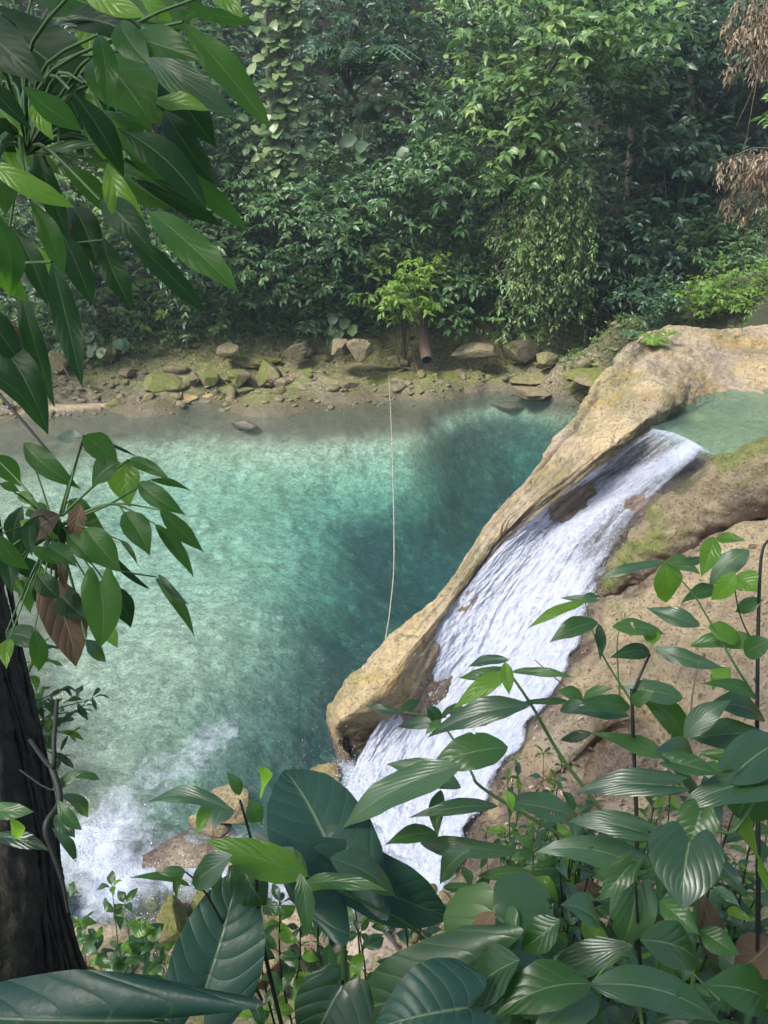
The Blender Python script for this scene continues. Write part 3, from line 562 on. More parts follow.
al = t.math('MULTIPLY', t.math('SUBTRACT', t.math('ADD', a_, t.math('MULTIPLY', t.attr('dens'), .92)), .86), 2.1, clamp=True)
wc = t.ramp(t.math('ADD', t.math('MULTIPLY', n1, .6), t.math('MULTIPLY', n2, .4)), [(.34, (.30, .34, .45)), (.47, (.42, .46, .57)), (.62, (.55, .585, .68))])
wb = t.N('BsdfPrincipled', **{'Base Color': wc, 'Roughness': .35, 'Normal': t.bump(t.math('ADD', n1, t.math('MULTIPLY', n2, .8)), .55, .04)})
wt = t.N('BsdfTranslucent', Color=(.42, .47, .58)); wsh = t.ms(.2, wb, wt)
thin = t.ms(t.N('Fresnel', IOR=1.33, Normal=t.bump(n1, .6, .05)), t.N('BsdfTransparent', Color=(.95, .97, .98)), t.N('BsdfGlossy', Roughness=.08, Normal=t.bump(n1, .8, .05)))
FALL = t.surf(t.ms(al, thin, wsh))
fo = mesh("waterfall", FPd, upF(FPd, gridF(fnr, fnc)), FALL, attrs=dict(dens=dens), uv=np.stack([uF, vF*3.2], -1).reshape(-1, 2), label="white water sliding down the rock chute into the pool", cat="waterfall")
rs = np.random.RandomState(8); A = Acc(); OV, OF = ICO[1]
for i in range(2600):
    if i < 1500: r_ = int((.3+.7*rs.rand()**.6)*(fnr-1)); c_ = int((rs.rand()*.94+.02)*(fnc-1)); p = FPd[r_, c_]+FN[r_, c_]*abs(rs.normal())*.09
    elif i < 2100: p = FPd[int(rs.uniform(.86, .97)*fnr), int(rs.uniform(.0, .3)*fnc)]+np.array([rs.normal()*.16-.1, rs.normal()*.12, abs(rs.normal())*.22])
    else:
        q = atz(rs.uniform(60, 400), rs.uniform(860, 910), 0); p = q+np.array([0, 0, .03+abs(rs.normal())*.08])
    s = rs.uniform(.002, .0055); A.add(OV*s*np.array([1, 1, rs.uniform(1, 2)])+p, OF)
t = NT("droplets"); DROP = t.surf(t.N('BsdfPrincipled', **{'Base Color': (.88, .91, .95), 'Roughness': .2}))
A.build("spray", DROP, fo)
# ------------------------------------------------------------------ foliage
TV = np.array([(0,0,0),(.30,0,0),(.68,0,-.035),(1,0,-.16),(.28,.5,.09),(.66,.36,.03),(.28,-.5,.09),(.66,-.36,.03)])
TF4 = np.array([(0,1,4,4),(0,6,1,1)]); TQ = np.array([(4,1,2,5),(1,6,7,2)]); TT = np.array([(0,1,4),(0,6,1),(5,2,3),(2,7,3)])
TR = np.array([(0,0,0),(.35,0,0),(.75,0,-.05),(1,0,-.13),(.22,.5,.04),(.75,.42,.0),(.22,-.5,.04),(.75,-.42,.0)])
def leafcloud(A, P, D, N, L, W, rnd, tmpl=TV):
    n = len(P); D = unit(D); S = unit(np.cross(N, D)); N = np.cross(D, S)
    L = (np.ones(n)*L)[:, None, None]; W = (np.ones(n)*W)[:, None, None]
    V = P[:, None]+L*tmpl[None, :, 0:1]*D[:, None]+W*tmpl[None, :, 1:2]*S[:, None]+L*tmpl[None, :, 2:3]*N[:, None]
    off = (np.arange(n)*8)[:, None, None]
    A.add(V.reshape(-1, 3), [(TQ[None]+off).reshape(-1, 4), (TT[None]+off).reshape(-1, 3)], rnd=np.repeat(np.ones(n)*rnd, 8))
def sprays(A, P, D, L, rs, k=8, twig=.45, droop=.5, aspect=.42, upn=.8, spread=1., c0=.0, c1=1., tipc=.0, tmpl=TV):
    """P (n,3) twig starts, D (n,3) twig directions; k leaves set alternately along each twig"""
    n = len(P); D = unit(D); Z = np.array([0, 0, 1.]); S = unit(np.cross(D, Z)+1e-3)
    base = rs.rand(n)
    for j in range(k):
        f = (j+.6)/k; q = P+D*(twig*f)+np.array([0, 0, -1])*(droop*.4*twig*f*f)+rs.normal(size=(n, 3))*.03*twig
        sd = (1 if j % 2 else -1); last = j >= k-1
        ld = D*(.35+.55*f if not last else 1)+S*sd*(spread*(1-.4*f) if not last else .1)+np.array([0, 0, -1])*droop*rs.uniform(.4, 1.3, (n, 1))+rs.normal(size=(n, 3))*.28
        nn = np.array([0, 0, upn])+unit(D*np.array([1, 1, 0]))*.45+rs.normal(size=(n, 3))*.38
        Lr = L*rs.uniform(.65, 1.15, n)
        leafcloud(A, q, ld, nn, Lr, Lr*aspect*rs.uniform(.85, 1.15, n), np.clip(c0+(c1-c0)*(.55*base+.45*rs.rand(n))+tipc*(f > .75), 0, 1), tmpl)
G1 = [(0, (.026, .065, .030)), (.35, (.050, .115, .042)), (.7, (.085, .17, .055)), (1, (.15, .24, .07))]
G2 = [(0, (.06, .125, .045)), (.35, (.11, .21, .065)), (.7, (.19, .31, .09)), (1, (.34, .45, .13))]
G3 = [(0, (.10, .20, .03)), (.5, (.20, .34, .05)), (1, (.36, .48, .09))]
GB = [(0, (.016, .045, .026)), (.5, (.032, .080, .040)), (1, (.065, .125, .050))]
GP_ = [(0, (.07, .13, .05)), (.5, (.14, .22, .08)), (1, (.28, .36, .15))]
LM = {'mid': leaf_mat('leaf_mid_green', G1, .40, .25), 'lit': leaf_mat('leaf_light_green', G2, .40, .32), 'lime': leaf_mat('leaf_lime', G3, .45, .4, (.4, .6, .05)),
      'dark': leaf_mat('leaf_shaded_green', GB, .38, .2), 'pale': leaf_mat('leaf_pale_climber', GP_, .38, .3),  # lit and dark sets put sunlight and recess shade into the leaf greens
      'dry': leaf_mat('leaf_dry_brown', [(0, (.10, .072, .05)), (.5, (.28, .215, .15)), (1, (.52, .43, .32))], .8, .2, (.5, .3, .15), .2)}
BARK = bark_mat("grey_brown_bark", (.045, .035, .027), (.15, .125, .10), .5)
BARKD = bark_mat("dark_mossy_bark", (.012, .010, .008), (.055, .042, .030), .75)
VINE = bark_mat("vine_stem", (.09, .06, .04), (.24, .18, .12), .2)
STEM = NT("green_stem"); STEM = STEM.surf(STEM.N('BsdfPrincipled', **{'Base Color': (.07, .14, .04), 'Roughness': .5}))
DSTEM = NT("dark_stem"); DSTEM = DSTEM.surf(DSTEM.N('BsdfPrincipled', **{'Base Color': (.018, .022, .016), 'Roughness': .6}))
def clump_pts(rs, cc, cr_, n, lo=-.35):
    """points and outward directions on the upper and outer shells of many round clumps"""
    m = len(cc); i = rs.randint(m, size=n); v = unit(rs.normal(size=(n, 3))); v[:, 2] = np.where(v[:, 2] < lo, -v[:, 2], v[:, 2])
    fl_ = (v[:, 1] > .2) & (rs.rand(n) < .7); v[fl_, 1] *= -1
    rr = rs.uniform(.62, 1.05, (n, 1))
    return cc[i]+v*cr_[i][:, None]*rr*np.array([1, 1, .8]), v
def ghit(px, py):
    tt_ = np.linspace(8, 60, 900); q = CAM+ray(px, py)*tt_[:, None]; b = q[:, 2] < ground(q[:, 0], q[:, 1]); i = np.argmax(b) if b.any() else 899; return q[i]
def tree(px, py, rpx, rpy, y, leaf, mat, dens, label, name="tree", cat="tree", seed=0, k=8, droop=.55, aspect=.42, trunk=True, ncl=16, depth=1.0, group=None, base=None, tr=.11, c0=0., c1=1., tmpl=TV, twig=None, flat=.8, clr=.36, extra=0, yo=0.):
    leaf *= 1.42; rs = np.random.RandomState(seed+100); y0 = y
    if not trunk: y = ghit(px, py+.75*rpy)[1]-.2
    else: y = min(y, ghit(px, py)[1]-.03*rpx)
    print("TREE", label[:40], y0, round(y, 2))
    y += yo; C0 = aty(px, py, y); dist = np.dot(C0-CAM, cf); R = np.array([rpx*dist/FPX, 0, rpy*dist/FPX/.97]); R[1] = depth*.5*(R[0]+R[2])
    bx, by = (C0[0], C0[1]+.3*R[1]) if base is None or not trunk else base
    root = empty(name, (bx, by, gz(bx, by)-.05), label=label, cat=cat, group=group); rt = np.array(root.location)
    cc = []
    while len(cc) < ncl:
        v = rs.uniform(-1, 1, 3)
        if .30 < np.linalg.norm(v) < 1: cc.append(C0+v*R*.82)
    cc = np.array(cc); crr = clr*np.mean([R[0], R[2]])*rs.uniform(.6, 1.25, ncl)
    A = Acc(); n = int(dens*ncl*np.mean(crr**2)*14/(leaf**2*k)*1.0)+12
    P, D = clump_pts(rs, cc, crr, n); D = D*np.array([1, 1, .6])+np.array([0, -.25, .1])
    g = ground(P[:, 0], P[:, 1]); P[:, 2] = np.where(P[:, 2] > g+.05, P[:, 2], g+.1+.3*rs.rand(len(g)))
    sprays(A, P, D, leaf, rs, k, twig or leaf*2.6, droop, aspect, c0=c0, c1=c1, tmpl=tmpl)
    A.build("crown", LM[mat], root)
    B = Acc(); top = C0+np.array([0, 0, R[2]*.4])
    mid = (rt+top)/2+rs.normal(size=3)*.15*np.linalg.norm(top-rt)*np.array([1, .6, .1])
    if trunk: B.tube([rt-np.array([0, 0, .3]), rt*.6+mid*.4, mid, top], [tr*1.4, tr, tr*.8, tr*.25], 8, 14)
    order = np.argsort(cc[:, 2])
    for q in cc[order][:: max(1, ncl//9)]:
        s = (rt+(mid-rt)*rs.uniform(.5, 1.)) if trunk else rt
        m2 = (s+q)/2+np.array([0, 0, .25*np.linalg.norm(q-s)*.4]); B.tube([s, m2, q], [tr*.45, tr*.3, tr*.1], 5, 8)
    B.build("trunk" if trunk else "stem", BARK, root)
    return root
# (px, py, rpx, rpy, y, leaf, mat, dens, ...)
tree(545,60,110,120,25.0,.24,'lit',1.15,"tall light green tree filling the top centre right of the far bank",seed=1,ncl=30,tr=.16,base=(4.2,29),clr=.30,c1=1.0)
tree(460,190,75,90,26.2,.20,'mid',1.1,"leaning mid green tree just left of the vine covered column",seed=2,ncl=20,base=(2.2,29))
tree(520,150,60,55,25.4,.24,'lit',1.1,"drooping bright leafed tree above the vine covered column",seed=3,ncl=16,base=(4.4,29.4))
tree(212,215,85,90,25.6,.19,'mid',1.15,"dense rounded tree on the left of the far bank",seed=4,ncl=24,base=(-5.6,28.6),c0=.15)
tree(330,215,88,85,26.2,.19,'mid',1.15,"bushy tree left of the hollow log, leaves down to the stones",seed=5,ncl=24,base=(-1.8,29.2),c0=.1)
tree(180,90,75,90,27.5,.22,'mid',1.,"loose leaved tree at the top behind the hanging foreground leaves",seed=6,ncl=18,base=(-7.6,31.5),c0=.2)
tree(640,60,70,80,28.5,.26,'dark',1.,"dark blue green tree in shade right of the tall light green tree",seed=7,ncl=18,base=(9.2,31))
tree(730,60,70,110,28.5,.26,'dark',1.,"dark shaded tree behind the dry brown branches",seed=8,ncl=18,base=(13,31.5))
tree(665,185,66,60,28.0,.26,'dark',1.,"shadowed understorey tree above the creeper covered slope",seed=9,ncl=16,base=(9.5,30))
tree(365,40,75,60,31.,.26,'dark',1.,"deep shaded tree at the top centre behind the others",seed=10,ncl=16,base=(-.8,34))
tree(60,60,80,110,28.5,.26,'mid',.8,"pale tree at the top left seen between the foreground leaves",seed=11,ncl=16,base=(-12.5,32))
tree(80,210,70,80,25.6,.20,'lit',.8,"light green shrub like tree behind the left hand foreground branch",seed=12,ncl=18,base=(-10.5,27.5))
tree(-60,190,70,130,23.5,.24,'mid',.8,"tree at the left edge behind the trunk leaves",seed=13,ncl=14,base=(-15,26))
SH = dict(name="shrub", cat="shrub", trunk=False)
tree(240,300,70,42,26.0,.17,'mid',1.2,"dark dense shrub overhanging the bank above the mossy boulder",seed=20,ncl=16,base=(-4.8,28.2),tr=.05,**SH)
tree(325,305,62,36,26.2,.17,'mid',1.2,"low shrub overhanging the bare brown boulder",seed=21,ncl=14,base=(-2.,28.4),tr=.05,c0=.1,**SH)
tree(470,290,50,50,25.8,.20,'mid',1.2,"grey green drooping shrub right of the hollow log",seed=22,ncl=16,base=(2.6,28.3),tr=.05,c0=.25,**SH)
tree(406,290,30,36,25.2,.19,'lime',1.5,"small lime green bush growing over the hollow log",seed=23,ncl=14,tr=.04,droop=.6,yo=-1.3,c0=.1,c1=.75,**SH)
tree(430,262,18,14,25.2,.17,'lime',.9,"tiny lime leaved sapling beside the lime green bush",seed=24,ncl=6,tr=.03,yo=-4.2,c0=.3,**SH)
tree(620,250,60,55,26.6,.19,'dark',1.1,"dark shrub right of the vine covered column",seed=25,ncl=14,base=(7.,28.6),tr=.05,**SH)
tree(660,300,40,28,25.4,.13,'dark',1.1,"low dark shrub beneath the shaded slope behind the ledge",seed=26,ncl=12,base=(8.6,27),tr=.03,**SH)
tree(722,295,52,22,23.6,.12,'lime',1.0,"bright green low shrub on the slope above the upper pool",seed=27,ncl=16,base=(10.3,24.5),tr=.03,c1=.6,depth=.8,**SH)
tree(700,245,70,26,26.,.15,'lit',.9,"light green creeper bush on the slope at the right edge",seed=28,ncl=14,base=(11,27.5),tr=.03,c1=.6,**SH)
tree(150,300,26,34,23.5,.24,'lime',.55,"yellow green broad leaved sapling behind the left branch",seed=29,ncl=6,base=(-6.8,26),tr=.04,**SH)
tree(110,310,60,30,24.6,.20,'mid',.7,"untidy shrub with hanging roots on the left bank",seed=30,ncl=12,base=(-8.4,26.6),tr=.04,c0=.2,**SH)
tree(520,330,30,20,25.,.14,'lit',.7,"small light green shrub at the foot of the vine covered column",seed=31,ncl=8,base=(4.2,26.6),tr=.03,**SH)
tree(20,320,70,30,21.8,.20,'lit',.5,"sparse light green shrub at the left edge of the far bank",seed=32,ncl=10,base=(-11.5,24.),tr=.04,**SH)
# vine-draped column: a leaning dead trunk hung with creepers
rs = np.random.RandomState(77); C0 = aty(552,262,24.8); root = empty("vine_column", (C0[0], C0[1]+.4, gz(C0[0], C0[1]+.4)), label="sunlit column of hanging creepers with pale tangled stems", cat="creeper"); A = Acc(); B = Acc()
rt = np.array(root.location)
B.tube([rt, rt+np.array([.05, .1, 2.4]), rt+np.array([-.1, .2, 5.6])], [.22, .16, .1], 8, 12)
for i in range(150):
    a = rs.uniform(0, 2*PI); rr = rs.uniform(.35, 1.45); px = 552+rs.normal()*3+math.cos(a)*rr*30; y = 24.8+math.sin(a)*rr*.8
    top = aty(px, rs.uniform(165, 250), y); ln = rs.uniform(1.0, 3.4); m = 7; pts = [top+np.array([rs.normal()*.09*q, rs.normal()*.07, -ln*q/m]) for q in range(m+1)]
    pts = [p for p in pts if p[2] > gz(p[0], p[1])+.1]
    if len(pts) < 3: continue
    if i < 100: B.tube(pts, rs.uniform(.006, .02), 4, 10)
    q = crom(pts, 12); Dd = np.c_[rs.normal(size=12), rs.normal(size=12)-.9, rs.uniform(-.8, .0, 12)]
    sprays(A, q, Dd, .17, rs, 5, .34, .7, .45, c0=.2, c1=1)
A.build("crown", LM['lit'], root); B.build("stem", VINE, root)
# trunk wrapped in round-leaved climber, top left of centre
rs = np.random.RandomState(78); b = aty(288,300,25.6); root = empty("climber_tree", (b[0], 27.2, gz(b[0], 27.2)), label="slender trunk wrapped in pale round climber leaves with hanging aerial roots", cat="tree"); rt = np.array(root.location)
B = Acc(); B.tube([rt, aty(287,150,26.), aty(283,-60,25.4)], [.14, .12, .09], 8, 16)
for i in range(12):
    px = 270+rs.uniform(0, 34); B.tube([aty(px+rs.normal()*2, -20, 25.3), aty(px+rs.normal()*3, 90, 25.3), aty(px+rs.normal()*4, rs.uniform(140, 240), 25.4)], .012, 4, 10)
B.build("trunk", VINE, root)
A = Acc(); n = 430; py = -60+270*rs.rand(n)**.95; px = 280+rs.normal(size=n)*13+(200-py)*.0; P = np.array([aty(a, c, 25.1+rs.rand()*.5) for a, c in zip(px, py)])
D = np.c_[rs.normal(size=n)*.9, -np.abs(rs.normal(size=n))*.6-.3, rs.uniform(-.9, -.1, n)]; N_ = np.c_[rs.normal(size=n)*.3, -np.ones(n)*.6, np.ones(n)*.9]
leafcloud(A, P, D, N_, rs.uniform(.22, .42, n), rs.uniform(.2, .36, n), rs.rand(n), TR); A.build("foliage", LM['pale'], root)
# ferns and big-leaved plants
def fern(px, py, y, size, n, mat, label, seed, name="fern", z=None):
    rs = np.random.RandomState(seed); c = aty(px, py, y) if z is None else atz(px, py, z); root = empty(name, c, label=label, cat="fern"); A = Acc(); B = Acc()
    for i in range(n):
        a = rs.uniform(0, 2*PI); L = size*rs.uniform(.7, 1.1); d = np.array([math.cos(a), math.sin(a), 0])
        pts = crom([c, c+d*L*.45+np.array([0, 0, L*.42]), c+d*L*.95+np.array([0, 0, L*.22])], 16); B.tube(pts, .006*size/.6, 4)
        T = unit(np.gradient(pts, axis=0)); S = unit(np.cross(T, [0, 0, 1.])); f = np.linspace(0, 1, 16); ll = L*.26*np.sin(PI*(f*.85+.12))
        for s in (-1, 1): leafcloud(A, pts, S*s+T*.35-np.array([0, 0, .15]), np.cross(S, T)*1.+0*T, ll, ll*.32, np.clip(rs.rand()*.6+.2+rs.normal(size=16)*.1, 0, 1))
    A.build("frond", LM[mat], root); B.build("stem", STEM, root)
fern(652,345,14,.34,26,'lime',"bright lime fern tuft at the top corner of the ledge",1,z=4.5)
fern(632,338,14,.30,12,'mid',"bluish small fern hanging left of the bright lime tuft",2,z=4.45)
fern(668,336,14,.22,14,'lime',"small fern sprig right of the bright lime tuft",3,z=4.6)
fern(362,78,27.5,2.0,16,'dark',"large feathery tree fern in the shade at the top centre",4)
fern(376,120,27.2,1.2,10,'dark',"smaller feathery fern below the large tree fern",5)
def bigleaf(px, py, y, s, n, mat, label, seed):
    rs = np.random.RandomState(seed); c = aty(px, py, y); gzz = gz(c[0], c[1]); root = empty("broadleaf_plant", (c[0], c[1], gzz), label=label, cat="plant"); A = Acc(); B = Acc()
    for i in range(n):
        a = rs.uniform(PI, 2*PI); q = c+np.array([math.cos(a)*s*1.1, math.sin(a)*s*.7, rs.uniform(-.6, .9)*s]); B.tube([(c[0], c[1], min(gzz, c[2]-s)), (c+q)/2+np.array([0, 0, .2*s]), q], .014, 4, 7)
        leafcloud(A, q[None], np.array([[math.cos(a), math.sin(a), -.9]]), np.array([[0, -.7, .7]]), s, s*.8, rs.rand(), TR)
    A.build("foliage", LM[mat], root); B.build("stem", STEM, root)
bigleaf(350,322,25.2,.46,5,'lit',"three large grey green heart leaves above the angular boulder",1)
bigleaf(366,140,26.4,.5,5,'mid',"broad leaved plant among the dark trees under the tree fern",2)
bigleaf(690,150,27.2,.7,7,'mid',"broad leaved plant deep in the shade on the right",3)
bigleaf(392,205,26.,.5,6,'mid',"broad leaved plant beside the fallen brown leaves",4)
bigleaf(107,340,24.6,.42,6,'mid',"broad leaved plant on the left bank behind the hanging leaves",5)
bigleaf(426,140,25.8,.5,4,'mid',"dim broad leaved plant near the tall light green tree",6)
# hollow log
p0 = atz(427,360,1.0); p1 = aty(417,292,26.3); ax = unit(p1-p0); rl = .19; V, F = tubeVF([p0, p0*.6+p1*.4, p1], [rl, rl*.97, rl*.9], 24, 26); V = V.reshape(26, 24, 3); V = V+(unit(V-V.mean(1, keepdims=True))*(.014*fbm(V*np.array([1, 1, .4]), 7, 3, 3))[..., None])
root = empty("hollow_log", p0-np.array([0, 0, .2]), label="brown hollow log sloping down the bank with a dark open end", cat="log")
mesh("bark", V.reshape(-1, 3), F, bark_mat("log_bark", (.07, .045, .03), (.22, .15, .11), .1), root)
Vi, Fi = tubeVF([p0-ax*.002, p0+ax*.5], [rl*.82, rl*.8], 24, 6); tt = NT("rotten_wood"); RW = tt.surf(tt.N('BsdfPrincipled', **{'Base Color': (.02, .014, .01), 'Roughness': .95}))
Vr = np.concatenate([V[0], Vi.reshape(6, 24, 3)[0]]); i = np.arange(24); Fr = np.stack([i, (i+1) % 24, 24+(i+1) % 24, 24+i], -1)
Vi2 = np.concatenate([Vi, [p0+ax*.5]]); Fc = np.stack([120+i, 120+(i+1) % 24, np.full(24, 144)], -1)
mesh("hollow", Vi2, [Fi, Fc], RW, root); mesh("rim", Vr, Fr, bark_mat("log_end", (.10, .06, .04), (.2, .14, .1)), root)
# rope across the pool
rp = [atz(389,376,.42)+np.array([0,.25,-.05]), atz(389,380,.42), atz(391,420,.30), atz(393,480,.32), atz(394,560,.5), atz(390,610,.85), atz(386,643,1.32), atz(386,643,1.2)+np.array([.15,-.1,.05])]
V, F = tubeVF(rp, .0105, 6, 80); tt = NT("rope_fibre"); rope = mesh("rope", V, F, tt.surf(tt.N('BsdfPrincipled', **{'Base Color': tt.mix(tt.ramp(tt.noise(20, 2), [(.4, 0.), (.6, 1.)]), (.24, .21, .15), (.42, .38, .29)), 'Roughness': .9})),
     label="thin tan rope stretched from the far bank across the pool to the ledge", cat="rope")
# dry brown branches hanging at the top right
rs = np.random.RandomState(90); root = empty("dry_branch", aty(860,-60,15.5), label="dead branch with dry brown hanging leaves at the upper right edge", cat="branch"); A = Acc(); B = Acc(); o = aty(830,-40,15.5)
for i in range(46):
    lowb = i >= 22; st_ = aty(rs.uniform(755, 830), rs.uniform(-60, 20), 15.5+rs.normal()*.5) if not lowb else aty(rs.uniform(790, 830), rs.uniform(150, 200), 15.3+rs.normal()*.4)
    en = aty(rs.uniform(728, 775), rs.uniform(15, 75), 15.3) if not lowb else aty(rs.uniform(718, 775), rs.uniform(150, 216), 15.+rs.normal()*.2)
    if i in (0, 1, 2): en = aty(742-8*i, 165-35*i, 15.3)
    mid = (st_+en)/2+np.array([0, rs.normal()*.2, rs.uniform(.0, .3)]); pts = crom([st_, mid, en], 12)+fbm(rs.rand()*50+np.arange(12)[:, None]*np.ones((1, 3)), .5, 2, i)[:, None]*.07
    B.tube(pts, np.linspace(.016, .004, 12), 4)
    if i > 2:
        q = pts[4:]; sprays(A, np.repeat(q, 2, 0), np.c_[rs.normal(size=2*len(q)), rs.normal(size=2*len(q)), -np.ones(2*len(q))*1.2], .13, rs, 4, .16, 1.2, .28)
B.tube([aty(900,-80,16), aty(830,-30,15.6), aty(800,60,15.5), aty(800,190,15.3)], [.08, .06, .04, .03], 7, 16)
A.build("dry_leaves", LM['dry'], root); B.build("stem", VINE, root)
# yellow-green sprig behind the dry branch at the right edge
tree(790,95,26,40,17.,.15,'lit',.8,"yellow green leafy twig just behind the dry brown branch",seed=41,ncl=7,base=(11.5,17.5),tr=.05,name="sapling",cat="tree",c0=.3)
# dark slender trunks in the shade
for i, (px, y, lb) in enumerate(((628,29.,"thin dark trunk right of the tall light green tree"), (640,29.3,"second thin dark trunk close beside the first one"), (268,28.5,"thin straight dark trunk left of the climber wrapped trunk"), (690,29.,"slim pale vine covered trunk in the shade at the right"))):
    a = aty(px, 200, y); gzz = gz(a[0], y); V, F = tubeVF([(a[0], y, gzz-.3), aty(px+4, 120, y), aty(px-2, 20, y), aty(px+6, -120, y)], [.16, .13, .11, .08], 10, 24)
    V = V+unit(V-V.mean(0))*.02*fbm(V, 3, 3, i)[:, None]
    r_ = empty("bare_tree", (a[0], y, gzz), label=lb, cat="tree"); mesh("trunk", V, F, BARK, r_)
# understorey and leaf litter, one mass each
rs = np.random.RandomState(6); A = Acc(); n = 13000; X = rs.uniform(-24, 22, n); Y = rs.uniform(26.2, 42, n)-np.maximum(-X-8, 0)*.35-np.maximum(X-9, 0)*.25; Z = ground(X, Y)
D = np.c_[rs.normal(size=n), rs.normal(size=n)-.8, rs.normal(size=n)*.3+.5]
P = np.stack([X, Y, Z+rs.uniform(.05, .9, n)*sstep(26, 29, Y)], -1)
sprays(A, P, D, .30, rs, 6, .6, .5, .45, c0=0, c1=.9)
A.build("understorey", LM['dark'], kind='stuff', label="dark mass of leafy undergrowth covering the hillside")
A = Acc(); n = 1500; X = rs.uniform(-13, 7.5, n); Y = rs.uniform(25.7, 27.6, n)-np.maximum(-X-6, 0)*.3; P = np.stack([X, Y, ground(X, Y)+rs.uniform(.02, .35, n)], -1)
sprays(A, P, np.c_[rs.normal(size=n), rs.normal(size=n)-.6, np.ones(n)*.7], .19, rs, 7, .4, .5, .45, c0=.2); A.build("bank_undergrowth", LM['lit'], kind='stuff', label="knee high leafy undergrowth along the foot of the forest")  # paler green stands in for light lost under the overhanging crowns
A = Acc(); n = 2600; px = rs.uniform(-60, 700, n); py = rs.uniform(322, 350, n); P = np.array([atz(a, c, 1.1+.0*a) for a, c in zip(px, py)]); P[:, 2] = ground(P[:, 0], P[:, 1])+.02
q = rs.rand(n) > .6; sprays(A, P[q], np.c_[rs.normal(size=q.sum()), rs.normal(size=q.sum()), np.ones(q.sum())], .07, rs, 5, .14, .3, .4)
x2 = rs.uniform(5.6, 16, 4200); y2 = rs.uniform(18.5, 27, 4200); P2 = np.stack([x2, y2, ground(x2, y2)+.03], -1)
sprays(A, P2, np.c_[rs.normal(size=4200), rs.normal(size=4200), np.ones(4200)], .10, rs, 6, .2, .3, .45)
A.build("ground_cover", LM['lit'], kind='stuff', label="low green creepers and seedlings covering the bank and right slope")
A = Acc(); n = 2600; X = rs.uniform(-16, 12, n); Y = rs.uniform(24.6, 27.6, n)-np.maximum(-X-6, 0)*.3; P = np.stack([X, Y, ground(X, Y)+.015], -1)
P[-260:] = [aty(rs.normal(430, 12), rs.uniform(170, 235), 26.9) for _ in range(260)]
leafcloud(A, P, np.c_[rs.normal(size=n), rs.normal(size=n), rs.normal(size=n)*.2], np.c_[rs.normal(size=n)*.4, rs.normal(size=n)*.4, np.ones(n)], rs.uniform(.06, .16, n), rs.uniform(.03, .07, n), rs.rand(n))
A.build("fallen_leaves", LM['dry'], kind='stuff', label="brown fallen leaves lying along the far bank")
B = Acc()
for i in range(70):
    px = rs.uniform(60, 620); a = aty(px, rs.uniform(290, 320), 26.2); e = atz(px+rs.normal()*14, rs.uniform(330, 350), 1.2); e[2] = gz(e[0], e[1])+.02
    B.tube([a, (a+e)/2+rs.normal(size=3)*.15, e], rs.uniform(.006, .022), 4, 8)
B.tube([atz(42,335,1.6), atz(55,352,1.), atz(69,377,.55)], .018, 5, 8)
B.build("hanging_roots", VINE, kind='stuff', label="thin brown roots and fallen twigs hanging over the far bank")
